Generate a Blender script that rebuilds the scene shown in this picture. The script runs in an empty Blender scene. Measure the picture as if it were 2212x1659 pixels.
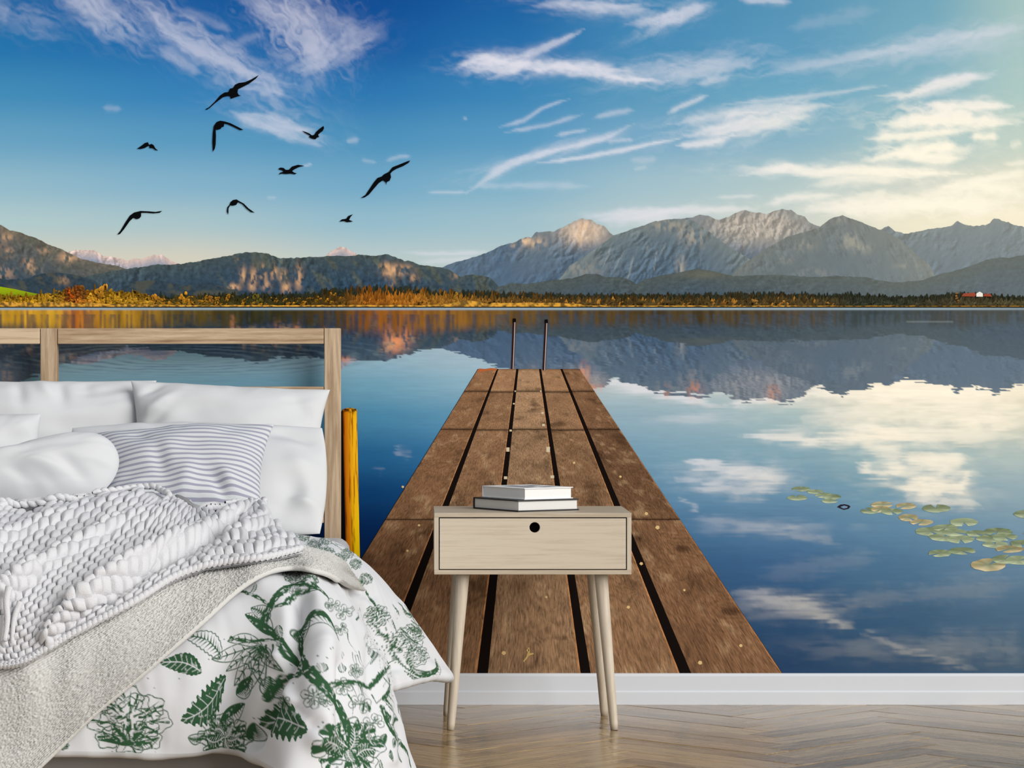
import bpy, bmesh, math, random
import numpy as np
from mathutils import Vector, Matrix

# ------------------------------------------------------------------ camera, world, sun, exposure
scene = bpy.context.scene
COL = scene.collection
F_PX, CAM_D, CAM_H = 6500.0, 8.2, 0.935        # focal length in pixels, distance to the wall, eye height
VPX, VPY = 900.0, 780.0                         # where the optical axis meets the frame
cam_data = bpy.data.cameras.new('camera')
cam_data.sensor_width = 36.0
cam_data.lens = 36.0 * F_PX / 2212.0
cam_data.shift_x = 0.5 - VPX / 2212.0
cam_data.shift_y = (VPY - 829.5) / 2212.0
cam_data.clip_end = 100
camera = bpy.data.objects.new('camera', cam_data)
camera.location = (0, -CAM_D, CAM_H)
camera.rotation_euler = (math.pi / 2, 0, 0)
COL.objects.link(camera)
scene.camera = camera

world = bpy.data.worlds.new('daylight')
scene.world = world
world.use_nodes = True
world.node_tree.nodes['Background'].inputs[0].default_value = (1.0, 0.99, 0.975, 1)
world.node_tree.nodes['Background'].inputs[1].default_value = 0.45

sun_data = bpy.data.lights.new('window_daylight', 'SUN')
sun_data.energy = 3.05
sun_data.angle = math.radians(44)
sun_data.color = (1.0, 0.985, 0.96)
sun = bpy.data.objects.new('window_daylight', sun_data)
sun.rotation_euler = Vector((-0.68, 0.66, -0.38)).to_track_quat('-Z', 'Y').to_euler()
COL.objects.link(sun)

scene.view_settings.view_transform = 'Standard'
scene.view_settings.look = 'None'
scene.view_settings.gamma = 1.0
scene.view_settings.exposure = 0.0
scene.view_settings.use_curve_mapping = False
scene.cycles.use_denoising = True

# ------------------------------------------------------------------ helpers
random.seed(7)
rng = np.random.default_rng(11)

def W(px, py, y):
    """world point seen at a frame pixel when it stands at depth y"""
    s = F_PX / (CAM_D + y)
    return ((px - VPX) / s, y, CAM_H - (py - VPY) / s)

def proj(P):
    s = F_PX / (CAM_D + P[..., 1])
    return VPX + P[..., 0] * s, VPY + (CAM_H - P[..., 2]) * s

S_WALL = F_PX / CAM_D
def wall_xyz(px, py, off):
    px = np.asarray(px, float); py = np.asarray(py, float)
    return np.stack([(px - VPX) / S_WALL, np.full_like(px, -off), CAM_H - (py - VPY) / S_WALL], -1)

def lin(c):
    c = np.clip(np.asarray(c, float) / 255.0, 0, 1)
    return np.where(c <= 0.04045, c / 12.92, ((c + 0.055) / 1.055) ** 2.4)
def L4(c): return tuple(lin(c)) + (1.0,)

_tab = rng.random((16, 256, 256)).astype(np.float32)
def vnoise(x, y, seed=0):
    t = _tab[seed % 16]
    x = np.asarray(x, float) + 17.3 * seed; y = np.asarray(y, float) - 9.7 * seed
    xi = np.floor(x).astype(np.int64); yi = np.floor(y).astype(np.int64)
    fx = x - xi; fy = y - yi
    fx = fx * fx * (3 - 2 * fx); fy = fy * fy * (3 - 2 * fy)
    a = t[xi & 255, yi & 255]; b = t[(xi + 1) & 255, yi & 255]
    c = t[xi & 255, (yi + 1) & 255]; d = t[(xi + 1) & 255, (yi + 1) & 255]
    return (a * (1 - fx) + b * fx) * (1 - fy) + (c * (1 - fx) + d * fx) * fy
def fbm(x, y, octv=4, seed=0, gain=0.5):
    s = 0; a = 1.0; n = 0
    x = np.asarray(x, float); y = np.asarray(y, float)
    for o in range(octv):
        s = s + a * vnoise(x, y, seed + o * 3); n += a; a *= gain
        x, y = 1.9 * x * 0.96 - y * 0.55, 1.9 * y * 0.96 + x * 0.55
    return s / n
def sstep(a, b, x):
    t = np.clip((x - a) / (b - a), 0, 1)
    return t * t * (3 - 2 * t)

WOFF = {}      # where each Empty stands
def link(o, parent=None):
    COL.objects.link(o)
    if parent is not None: o.parent = parent
    return o
def tag(o, label=None, cat=None, group=None, kind=None):
    if label: o['label'] = label
    if cat: o['category'] = cat
    if group: o['group'] = group
    if kind: o['kind'] = kind
    return o
def empty(name, loc):
    o = bpy.data.objects.new(name, None); o.location = loc; o.empty_display_size = 0.05
    COL.objects.link(o); WOFF[o.name] = tuple(loc)
    return o
def put(o, parent):
    """parent while keeping world coordinates (parents only carry a location)"""
    if parent is not None:
        o.parent = parent
        o.matrix_parent_inverse = Matrix.Translation(-Vector(WOFF.get(parent.name, (0, 0, 0))))
    return o

def mesh_np(name, V, quads, mat, parent=None, col=None, uv=None, smooth=True):
    V = np.ascontiguousarray(np.asarray(V, np.float32).reshape(-1, 3)); quads = np.asarray(quads, np.int32)
    k = quads.shape[1]
    me = bpy.data.meshes.new(name)
    me.vertices.add(len(V)); me.vertices.foreach_set('co', V.ravel())
    me.loops.add(quads.size); me.loops.foreach_set('vertex_index', quads.ravel())
    me.polygons.add(len(quads))
    me.polygons.foreach_set('loop_start', np.arange(0, quads.size, k, dtype=np.int32))
    me.update(calc_edges=True)
    if smooth: me.polygons.foreach_set('use_smooth', np.ones(len(quads), bool))
    if col is not None:
        a = me.color_attributes.new('Col', 'FLOAT_COLOR', 'POINT')
        c = np.ones((len(V), 4), np.float32); c[:, :3] = np.asarray(col).reshape(-1, 3)
        a.data.foreach_set('color', c.ravel())
    if uv is not None:
        u = me.uv_layers.new(name='UVMap')
        u.data.foreach_set('uv', np.ascontiguousarray(np.asarray(uv, np.float32).reshape(-1, 2)[quads.ravel()]).ravel())
    me.validate()
    me.materials.append(mat)
    o = bpy.data.objects.new(name, me)
    COL.objects.link(o)
    return put(o, parent)

def gquads(n, m, flip=False, off=0, wrap=False):
    i = np.arange(n - 1)[:, None]; j = np.arange(m if wrap else m - 1)[None, :]
    j2 = (j + 1) % m
    a = i * m + j; b = i * m + j2; c = (i + 1) * m + j2; d = (i + 1) * m + j
    q = np.stack([a, b, c, d] if not flip else [a, d, c, b], -1).reshape(-1, 4)
    return q + off

def box_bm(bm, lo, hi, bevel=0.0, seg=2):
    vs = [bm.verts.new((x, y, z)) for x in (lo[0], hi[0]) for y in (lo[1], hi[1]) for z in (lo[2], hi[2])]
    f = [(0,1,3,2),(4,6,7,5),(0,4,5,1),(2,3,7,6),(0,2,6,4),(1,5,7,3)]
    fs = [bm.faces.new([vs[i] for i in q]) for q in f]
    if bevel:
        es = {e for q in fs for e in q.edges}
        bmesh.ops.bevel(bm, geom=list(es), offset=bevel, segments=seg, profile=0.5, affect='EDGES')
def bm_obj(name, bm, mat, parent=None, smooth=False):
    bmesh.ops.recalc_face_normals(bm, faces=bm.faces[:])
    me = bpy.data.meshes.new(name); bm.to_mesh(me); bm.free()
    if smooth:
        for p in me.polygons: p.use_smooth = True
    me.materials.append(mat)
    o = bpy.data.objects.new(name, me); COL.objects.link(o)
    return put(o, parent)
def box(name, lo, hi, mat, parent=None, bevel=0.002):
    bm = bmesh.new(); box_bm(bm, lo, hi, bevel); return bm_obj(name, bm, mat, parent)

def tube_np(path, rad, n=10, caps=True):
    path = np.asarray(path, float); m = len(path); rad = np.broadcast_to(np.asarray(rad, float), (m,))
    T = np.gradient(path, axis=0); T /= np.linalg.norm(T, axis=1)[:, None]
    ref = np.array([0.31, 0.2, 0.93]); V = []
    for k in range(m):
        a = np.cross(T[k], ref); a /= np.linalg.norm(a) + 1e-9; b = np.cross(T[k], a)
        th = np.linspace(0, 2 * np.pi, n, endpoint=False)
        V.append(path[k] + rad[k] * (np.cos(th)[:, None] * a + np.sin(th)[:, None] * b))
    V = np.concatenate(V); q = gquads(m, n, wrap=True)
    if caps:
        V = np.concatenate([V, path[:1], path[-1:]])
        c0, c1 = len(V) - 2, len(V) - 1; e = []
        for j in range(n):
            j2 = (j + 1) % n
            e.append((j2, j, c0, c0)); e.append(((m - 1) * n + j, (m - 1) * n + j2, c1, c1))
        return V, q, [t[:3] for t in e]
    return V, q, []
def tube_obj(name, path, rad, mat, parent=None, n=12):
    V, q, t = tube_np(path, rad, n)
    me = bpy.data.meshes.new(name); me.from_pydata(V.tolist(), [], q.tolist() + [list(x) for x in t]); me.update()
    for p in me.polygons: p.use_smooth = len(p.vertices) == 4
    me.materials.append(mat)
    o = bpy.data.objects.new(name, me); COL.objects.link(o)
    return put(o, parent)

# ------------------------------------------------------------------ materials
def new_mat(name, rough=0.6, spec=0.3):
    m = bpy.data.materials.new(name); m.use_nodes = True
    b = m.node_tree.nodes['Principled BSDF']
    b.inputs['Roughness'].default_value = rough
    b.inputs['Specular IOR Level'].default_value = spec
    return m, m.node_tree.nodes, m.node_tree.links, b
def N(nt, kind, **kw):
    n = nt.new(kind)
    for k, v in kw.items():
        if k in n.inputs: n.inputs[k].default_value = v
        else: setattr(n, k, v)
    return n
def plain(name, c, rough=0.6, spec=0.3):
    m, n, l, b = new_mat(name, rough, spec); b.inputs['Base Color'].default_value = L4(c)
    nz = N(n, 'ShaderNodeTexNoise', Scale=90.0, Detail=4.0); tc = n.new('ShaderNodeTexCoord'); l.new(tc.outputs['Object'], nz.inputs['Vector'])
    bp = N(n, 'ShaderNodeBump', Strength=0.04, Distance=0.002); l.new(nz.outputs['Fac'], bp.inputs['Height']); l.new(bp.outputs[0], b.inputs['Normal'])
    return m
def print_mat(name, spec=0.03):
    m, n, l, b = new_mat(name, 0.85, spec)
    a = N(n, 'ShaderNodeVertexColor', layer_name='Col'); l.new(a.outputs[0], b.inputs['Base Color'])
    return m
def wood(name, light, dark, axis=0, scale=6.0, stretch=14.0, rough=0.5, spec=0.3, ring=0.5, fine=1.0, bump=0.15):
    """grain running along one object axis"""
    m, n, l, b = new_mat(name, rough, spec)
    tc = n.new('ShaderNodeTexCoord'); oi = n.new('ShaderNodeObjectInfo')
    mp = n.new('ShaderNodeMapping'); sc = [stretch * scale / 6.0] * 3; sc[axis] = scale / 6.0
    mp.inputs['Scale'].default_value = sc
    ad = N(n, 'ShaderNodeVectorMath', operation='ADD'); ml = N(n, 'ShaderNodeVectorMath', operation='SCALE'); ml.inputs['Scale'].default_value = 9.0
    cb = n.new('ShaderNodeCombineXYZ')
    for k in range(3): l.new(oi.outputs['Random'], cb.inputs[k])
    l.new(cb.outputs[0], ml.inputs[0]); l.new(tc.outputs['Object'], ad.inputs[0]); l.new(ml.outputs[0], ad.inputs[1])
    l.new(ad.outputs[0], mp.inputs['Vector'])
    n1 = N(n, 'ShaderNodeTexNoise', Scale=1.0, Detail=2.0, Distortion=1.2); l.new(mp.outputs[0], n1.inputs['Vector'])
    wv = N(n, 'ShaderNodeMath', operation='MULTIPLY'); wv.inputs[1].default_value = 26.0; l.new(n1.outputs['Fac'], wv.inputs[0])
    sn = N(n, 'ShaderNodeMath', operation='SINE'); l.new(wv.outputs[0], sn.inputs[0])
    n2 = N(n, 'ShaderNodeTexNoise', Scale=9.0, Detail=5.0, Roughness=0.7); l.new(mp.outputs[0], n2.inputs['Vector'])
    a1 = N(n, 'ShaderNodeMath', operation='MULTIPLY_ADD'); a1.inputs[1].default_value = 0.13 * ring; a1.inputs[2].default_value = 0.0; l.new(sn.outputs[0], a1.inputs[0])
    a2 = N(n, 'ShaderNodeMath', operation='MULTIPLY_ADD'); a2.inputs[1].default_value = 1.15 * fine; l.new(n2.outputs['Fac'], a2.inputs[0]); l.new(a1.outputs[0], a2.inputs[2])
    a3 = N(n, 'ShaderNodeMath', operation='MULTIPLY_ADD'); a3.inputs[1].default_value = 0.35; a3.inputs[2].default_value = -0.1 - 0.575 * (fine - 1); l.new(oi.outputs['Random'], a3.inputs[0])
    a4 = N(n, 'ShaderNodeMath', operation='ADD', use_clamp=True); l.new(a2.outputs[0], a4.inputs[0]); l.new(a3.outputs[0], a4.inputs[1])
    rp = n.new('ShaderNodeValToRGB')
    rp.color_ramp.elements[0].position = 0.25; rp.color_ramp.elements[0].color = L4(dark)
    rp.color_ramp.elements[1].position = 0.85; rp.color_ramp.elements[1].color = L4(light)
    l.new(a4.outputs[0], rp.inputs[0]); l.new(rp.outputs[0], b.inputs['Base Color'])
    bp = N(n, 'ShaderNodeBump', Strength=bump, Distance=0.001); l.new(n2.outputs['Fac'], bp.inputs['Height']); l.new(bp.outputs[0], b.inputs['Normal'])
    return m
def cloth_mat(name, c, rough=0.9, scale=900.0, strength=0.12, dist=0.0006, col_attr=False, sheen=0.1):
    m, n, l, b = new_mat(name, rough, 0.15)
    b.inputs['Base Color'].default_value = L4(c)
    if col_attr:
        a = N(n, 'ShaderNodeVertexColor', layer_name='Col'); l.new(a.outputs[0], b.inputs['Base Color'])
    tc = n.new('ShaderNodeTexCoord'); nz = N(n, 'ShaderNodeTexNoise', Scale=scale, Detail=2.0); l.new(tc.outputs['Object'], nz.inputs['Vector'])
    bp = N(n, 'ShaderNodeBump', Strength=strength, Distance=dist); l.new(nz.outputs['Fac'], bp.inputs['Height']); l.new(bp.outputs[0], b.inputs['Normal'])
    return m

M_PRINT = print_mat('mural_print')
M_WALL = plain('wall_paint', (225, 224, 220), 0.8, 0.2)
M_TRIM = plain('trim_paint', (209, 213, 219), 0.35, 0.35)
M_OAK_X = wood('oak_along_x', (204, 180, 150), (138, 108, 78), 0, 5.0, 16.0, 0.55, 0.25, 0.9)
M_OAK_Z = wood('oak_along_z', (200, 176, 148), (138, 112, 84), 2, 5.0, 16.0, 0.55, 0.25, 0.9)
M_ASH_X = wood('ash_along_x', (200, 187, 168), (166, 150, 128), 0, 5.0, 26.0, 0.5, 0.3, 0.3, 1.0, 0.08)
M_ASH_Z = wood('ash_along_z', (198, 186, 168), (168, 153, 133), 2, 4.0, 26.0, 0.45, 0.35, 0.3, 1.0, 0.08)
M_PARQ = wood('parquet_oak', (184, 156, 114), (74, 55, 33), 0, 7.0, 18.0, 0.15, 0.55, 0.6, 1.25, 0.5)
M_PARQ_GAP = plain('parquet_gap', (60, 48, 34), 0.5, 0.2)
M_DARK = plain('drawer_dark', (18, 17, 16), 0.8, 0.1)
M_PILLOW = cloth_mat('pillow_cotton', (200, 201, 203))
M_SHEET = cloth_mat('sheet_cotton', (205, 206, 209))
M_DUVET = cloth_mat('duvet_cotton', (240, 240, 242), col_attr=True)
M_BLANKET = cloth_mat('boucle_weave', (203, 202, 198), 0.95, 260.0, 0.5, 0.002)
M_THROW = cloth_mat('chunky_cotton', (212, 212, 215), 0.95, 620.0, 0.8, 0.0018)
M_BASE = cloth_mat('bed_base_fabric', (168, 168, 168), 0.9, 1200.0, 0.2)
M_PAPER = plain('book_paper', (232, 231, 228), 0.8, 0.2)
M_COVER_W = plain('white_cover', (236, 237, 239), 0.4, 0.4)
M_COVER_B = plain('black_cover', (24, 24, 26), 0.4, 0.4)
M_INK = plain('cover_ink', (96, 108, 122), 0.5, 0.3)

# ------------------------------------------------------------------ the room: wall, baseboard, floor
wall = box('wall_back', (-3.2, 0.0, -0.05), (3.4, 0.12, 2.75), M_WALL, None, 0.0); tag(wall, kind='structure')
bm = bmesh.new()
prof = [(0.0, 0.0), (-0.0150, 0.0), (-0.0150, 0.034), (-0.0135, 0.0365), (-0.0118, 0.038), (-0.0118, 0.0775), (-0.0100, 0.0820), (-0.0070, 0.0848), (0.0, 0.0848)]
ring = []
for x in (-3.2, 3.4): ring.append([bm.verts.new((x, y, z)) for y, z in prof])
for k in range(len(prof)):
    k2 = (k + 1) % len(prof); bm.faces.new((ring[0][k], ring[0][k2], ring[1][k2], ring[1][k]))
bm.faces.new(ring[0][::-1]); bm.faces.new(ring[1])
base_o = bm_obj('baseboard_back', bm, M_TRIM); tag(base_o, kind='structure')

floor = box('floor', (-3.2, -6.0, -0.06), (3.4, 0.0, -0.008), M_PARQ_GAP, None, 0.0); tag(floor, kind='structure')
PL, PW = 0.54, 0.09
pm = bmesh.new(); box_bm(pm, (-PL/2 + .0004, -PW/2 + .0004, -0.008), (PL/2 - .0004, PW/2 - .0004, 0.0), 0.0009, 1)
bmesh.ops.recalc_face_normals(pm, faces=pm.faces[:])
plank_me = bpy.data.meshes.new('parquet_plank'); pm.to_mesh(plank_me); pm.free(); plank_me.materials.append(M_PARQ)
near, far = [], []
ca = math.sqrt(0.5)
for i in range(-90, 91):
    for j in range(-14, 15):
        # herringbone on a lattice turned by 45 degrees: one plank along a, one along b for each step
        for typ in (0, 1):
            if typ == 0: ca_, cb_ = i * PW + j * PL + PL / 2, i * PW - j * PL + PW / 2
            else: ca_, cb_ = i * PW + j * PL + PL + PW / 2 - 0.0, i * PW - j * PL + PW - PL / 2 + 0.0
            if typ == 1: ca_ -= 0.0
            x = ca * (ca_ - cb_) + 0.13; y = ca * (ca_ + cb_) - 2.0
            if not (-3.0 < x < 3.2 and -5.6 < y < 0.24): continue
            s = F_PX / (CAM_D + y); px = VPX + x * s; py = VPY + CAM_H * s
            (near if (-250 < px < 2450 and 1490 < py < 1760 and px > 520) else far).append((x, y, math.pi / 4 + (math.pi / 2 if typ else 0)))
near.sort(key=lambda t: -t[1])
far += near[300:]; near = near[:300]
for k, (x, y, a) in enumerate(near):
    o = bpy.data.objects.new('parquet_plank', plank_me)
    o.location = (x, y, random.uniform(-.0004, .0004)); o.rotation_euler = (random.uniform(-.0012, .0012), random.uniform(-.0006, .0006), a + (math.pi if random.random() < .5 else 0))
    link(o, floor)
bm = bmesh.new()
for x, y, a in far:
    R = Matrix.Translation((x, y, 0)) @ Matrix.Rotation(a, 4, 'Z')
    vs = [bm.verts.new(R @ Vector(p)) for p in ((-PL/2+.0006, -PW/2+.0006, 0), (PL/2-.0006, -PW/2+.0006, 0), (PL/2-.0006, PW/2-.0006, 0), (-PL/2+.0006, PW/2-.0006, 0))]
    bm.faces.new(vs)
fo = bm_obj('parquet_field', bm, M_PARQ, floor); fo['kind'] = 'stuff'

# ------------------------------------------------------------------ the mural print: colours of sky, land and lake
MX0, MX1, MY0, MY1 = -1100.0, 2780.0, -600.0, 1454.0

def table(xs, ys, T, X, Y):
    T = lin(np.array(T, float))
    X = np.clip(X, xs[0], xs[-1]); Y = np.clip(Y, ys[0], ys[-1])
    xi = np.clip(np.searchsorted(xs, X, side='right') - 1, 0, len(xs) - 2); yi = np.clip(np.searchsorted(ys, Y, side='right') - 1, 0, len(ys) - 2)
    xs = np.array(xs, float); ys = np.array(ys, float)
    fx = ((X - xs[xi]) / (xs[xi + 1] - xs[xi])); fy = ((Y - ys[yi]) / (ys[yi + 1] - ys[yi]))
    fx = (fx * fx * (3 - 2 * fx) * .5 + fx * .5)[:, None]; fy = (fy * fy * (3 - 2 * fy) * .5 + fy * .5)[:, None]
    return (T[yi, xi] * (1 - fx) + T[yi, xi + 1] * fx) * (1 - fy) + (T[yi + 1, xi] * (1 - fx) + T[yi + 1, xi + 1] * fx) * fy

SKX = [0, 400, 800, 1106, 1400, 1700, 2000, 2212]
SKY = [0, 100, 200, 300, 400, 480, 560, 650]
SKT = [
 [(30,100,162),(24,90,158),(14,76,148),(26,96,162),(62,132,180),(84,146,184),(112,166,190),(162,194,194)],
 [(36,114,172),(32,106,170),(20,90,160),(38,110,172),(70,138,184),(90,152,190),(120,172,194),(164,196,198)],
 [(64,138,184),(54,128,184),(44,118,178),(58,132,184),(88,152,190),(106,166,196),(134,180,198),(172,202,200)],
 [(102,160,194),(88,152,192),(76,144,188),(88,152,194),(118,168,200),(134,178,200),(160,194,200),(192,210,202)],
 [(144,184,202),(130,176,202),(114,168,200),(128,176,202),(160,192,206),(176,200,204),(204,212,204),(224,224,204)],
 [(174,200,204),(166,194,202),(146,186,204),(156,190,204),(182,202,206),(202,212,206),(236,232,208),(246,238,212)],
 [(206,204,190),(208,206,192),(182,200,202),(180,200,204),(194,206,206),(214,216,204),(248,240,214),(250,242,216)],
 [(214,202,180),(214,202,180),(200,204,194),(190,204,200),(200,206,200),(220,216,200),(248,240,214),(250,242,216)]]
CLOUDS = [  # polyline of (x, y, half width), strength
 ([(150,-20,40),(205,25,36),(262,22,34)],.42),([(200,45,16),(212,78,6)],.35),([(285,5,22),(350,50,20),(410,98,18),(470,128,17),(540,160,16),(640,186,12)],.52),
 ([(350,100,14),(400,140,14),(438,160,8)],.42),([(510,-5,22),(600,20,32),(662,50,38),(690,95,30),(692,130,22),(645,158,12)],.5),
 ([(700,40,16),(748,52,14),(764,100,12),(798,80,10),(824,76,8)],.3),([(690,122,22),(740,116,18),(762,96,12)],.3),([(556,188,13),(612,202,12)],.46),
 ([(470,112,12),(530,84,10),(575,74,8)],.25),([(495,238,9),(540,262,9),(600,280,10),(682,283,8)],.62),([(580,250,12),(632,272,14)],.5),([(590,288,6),(650,300,7),(698,316,6)],.5),
 ([(222,232,6),(264,236,6)],.3),([(748,305,5),(778,302,6)],.45),([(780,345,4),(812,350,4)],.35),([(830,350,4),(862,338,4),(890,338,4)],.42),([(655,359,2.5),(675,354,3)],.55),
 ([(575,428,3),(597,427,3)],.35),([(-20,15,22),(25,30,18)],.3),([(385,20,11),(450,45,10),(500,66,8)],.25),([(1000,255,3),(1010,257,3)],.3),
 ([(990,140,8),(1040,127,15),(1100,132,16),(1140,150,12)],.8),([(1050,172,6),(1105,155,10),(1145,118,12),(1200,94,8),(1262,62,4)],.58),
 ([(1110,140,16),(1200,146,13),(1262,146,15),(1302,154,15),(1350,174,7),(1442,173,4)],.8),([(1150,12,9),(1230,6,12),(1300,15,14),(1402,19,6)],.42),
 ([(1350,54,10),(1440,42,16),(1500,22,15),(1536,4,13)],.46),([(1595,0,8),(1710,3,8)],.55),([(1330,150,18),(1480,152,24),(1600,124,18)],.26),([(1508,182,5),(1582,165,7)],.36),
 ([(1640,168,9),(1720,146,12),(1850,124,10),(2000,92,12),(2260,50,12)],.36),([(1900,118,24),(2212,92,30)],.16),([(1700,60,14),(1900,22,16)],.14),
 ([(1080,276,4),(1130,260,5),(1170,235,4),(1232,213,3)],.42),([(1090,286,4),(1180,270,5),(1260,246,4)],.4),([(1198,292,5),(1272,279,4)],.44),([(1280,255,5),(1320,243,6),(1372,238,5)],.4),
 ([(1440,246,6),(1480,226,6),(1532,204,4)],.55),([(1008,418,5),(1050,388,10),(1106,352,9),(1180,330,6),(1300,300,7),(1374,268,4)],.62),([(1160,353,4),(1290,336,6),(1400,312,5),(1482,298,3)],.72),
 ([(1305,306,5),(1372,301,5)],.42),([(1358,346,7),(1420,344,8)],.24),([(1368,366,3),(1400,360,4)],.25),
 ([(1440,272,6),(1560,246,14),(1680,232,15),(1798,226,9)],.56),([(1470,292,10),(1600,276,19),(1745,254,14)],.62),([(1460,316,3),(1510,312,8),(1575,300,9)],.78),([(1560,226,3),(1770,205,5),(1930,182,3)],.36),
 ([(1895,208,7),(1960,206,8),(2030,180,12),(2092,165,10),(2148,171,5)],.76),([(1985,222,12),(2050,236,15),(2120,226,14),(2196,234,7)],.92),([(1895,270,6),(1980,262,14),(2060,256,16),(2150,265,12),(2196,268,5)],.96),
 ([(1866,300,8),(1950,293,11),(2030,286,11),(2084,280,8)],.92),([(2098,296,9),(2152,296,13)],.85),([(1985,322,14),(2030,320,16),(2064,314,12)],.88),([(1862,347,7),(1960,331,13),(2020,346,13),(2094,340,7)],.88),([(2178,316,8),(2206,308,8)],.5),
 ([(1590,380,3),(1655,370,11),(1702,360,10),(1745,371,11),(1850,366,12),(2000,372,9),(2100,378,4)],.92),([(1750,402,10),(1850,387,14),(1960,384,10)],.62),([(1545,426,3),(1634,423,4)],.46),
 ([(1650,442,8),(1720,426,9),(1816,421,6)],.72),([(1740,452,16),(1900,446,20),(2060,440,20),(2190,452,14)],.86),([(1980,426,9),(2050,406,14),(2112,400,12),(2230,420,14)],.74),([(2090,392,8),(2230,374,10)],.72),([(2170,355,5),(2230,350,6)],.5),
 ([(1284,464,8),(1400,458,10),(1482,454,10),(1640,450,8)],.62),([(1282,477,9),(1470,472,14)],.6),([(1000,403,5),(1180,400,8),(1280,402,6)],.28),([(920,416,3),(1012,415,3)],.4),([(866,545,4),(960,548,5),(1062,545,4)],.5),([(900,566,6),(1040,560,7)],.4),
 ([(-300,60,30),(-120,30,36)],.4),([(-500,300,14),(-300,280,16)],.35),([(2330,180,20),(2600,150,24)],.5),([(2300,330,18),(2600,360,22)],.7),([(100,-120,40),(500,-200,50)],.35),([(1300,-90,30),(1800,-160,40)],.35)]

def strokes(X, Y, items, grow=2.3, ripple=False):
    A = np.zeros_like(X)
    n1 = fbm(X / 16, Y / 11, 4, 1); n2 = fbm(X / 60, Y / 40, 3, 4)
    for si, (pts, st) in enumerate(items):
        p = np.array(pts, float); pad = p[:, 2].max() * 2.6 + 6
        ii = np.nonzero((X > p[:, 0].min() - pad) & (X < p[:, 0].max() + pad) & (Y > p[:, 1].min() - pad) & (Y < p[:, 1].max() + pad))[0]
        if not len(ii): continue
        x, y = X[ii], Y[ii]; best = np.full(len(ii), 9.0)
        wob = (n2[ii] - .5)
        x = x + wob * p[:, 2].mean() * 1.6; y = y + (n1[ii] - .5) * p[:, 2].mean() * 1.1
        ang = math.atan2(p[-1, 1] - p[0, 1], p[-1, 0] - p[0, 0])
        seg = np.hypot(*(np.diff(p[:, :2], axis=0).T)); cum = np.concatenate([[0], np.cumsum(seg)]); tot = cum[-1]; par = np.zeros(len(ii))
        for k in range(len(p) - 1):
            d = p[k + 1, :2] - p[k, :2]; L2 = d @ d
            t = np.clip(((x - p[k, 0]) * d[0] + (y - p[k, 1]) * d[1]) / L2, 0, 1)
            w = p[k, 2] + (p[k + 1, 2] - p[k, 2]) * t
            ta = (cum[k] + seg[k] * t) / tot
            w = w * (.25 + .75 * np.clip(np.minimum(ta, 1 - ta) / .16, 0, 1)) * 1.25
            dd = np.hypot(x - p[k, 0] - d[0] * t, y - p[k, 1] - d[1] * t) / (w + 1e-6)
            par = np.where(dd < best, ta, par); best = np.minimum(best, dd)
        if ang > math.pi / 2: ang -= math.pi
        if ang < -math.pi / 2: ang += math.pi
        u = X[ii] * math.cos(ang) + Y[ii] * math.sin(ang); v = -X[ii] * math.sin(ang) + Y[ii] * math.cos(ang)
        wm = p[:, 2].mean()
        tex = fbm(u / (20 + 3.2 * wm), v / (3 + .6 * wm), 5, si % 7, .6) * .75 + .25 * n2[ii] + .06
        f = np.exp(-best ** 1.7)
        fade = .35 + .65 * sstep(0, .2, np.minimum(par, 1 - par))
        a = st * fade * np.clip(f * 1.1, 0, 1) * np.clip((tex * 1.15 + f * .8 - .62) / .72, 0, 1)
        A[ii] = 1 - (1 - A[ii]) * (1 - np.clip(a * 1.1, 0, .97))
    return A

VEILS = [(220,25,120,42,35,.55,3),(440,100,230,46,33,.6,4),(640,50,130,80,55,.62,3),(690,125,70,45,-30,.5,3),(770,85,70,40,-25,.35,3),(600,268,110,26,16,.6,4),(570,195,70,22,10,.4,3),(60,40,90,40,20,.25,3),
 (1080,140,100,26,0,.7,2.5),(1270,152,150,20,8,.65,3),(1500,148,190,36,-8,.36,4),(1630,262,180,38,-10,.6,5),(2040,255,150,40,-2,.8,3),(1990,325,130,24,-3,.7,3),(1850,372,260,20,2,.7,4),(1980,440,300,34,0,.6,5),(1300,16,150,22,4,.4,3),(1450,38,100,24,-22,.45,3),(2000,98,260,34,-11,.25,5),(2030,185,130,20,-14,.5,4),(2130,400,150,36,-6,.5,4),(1380,462,160,14,-2,.4,5),(1180,330,190,16,-16,.3,5)]
def veils(X, Y):
    A = np.zeros_like(X)
    for k, (cx, cy, rx, ry, deg, st, sx) in enumerate(VEILS):
        a = math.radians(deg); u = (X - cx) * math.cos(a) + (Y - cy) * math.sin(a); v = -(X - cx) * math.sin(a) + (Y - cy) * math.cos(a)
        ii = np.nonzero((np.abs(u) < rx * 2) & (np.abs(v) < ry * 2.2))[0]
        if not len(ii): continue
        u, v = u[ii], v[ii]; wu = (fbm(u / 50, v / 40, 3, k % 5) - .5) * 40; wv = (fbm(u / 40, v / 30, 3, 3 + k % 5) - .5) * ry * .9
        m = np.exp(-((u + wu) / rx) ** 2 - ((v + wv) / ry) ** 2)
        n = fbm((u + wu) / (11 * sx), (v + wv) / 8.5, 5, (k * 2) % 9, .58)
        a_ = st * np.clip(m * 1.3, 0, 1) * sstep(.30, .78, n * .78 + m * .26)
        A[ii] = 1 - (1 - A[ii]) * (1 - np.clip(a_, 0, .95))
    return A
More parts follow.
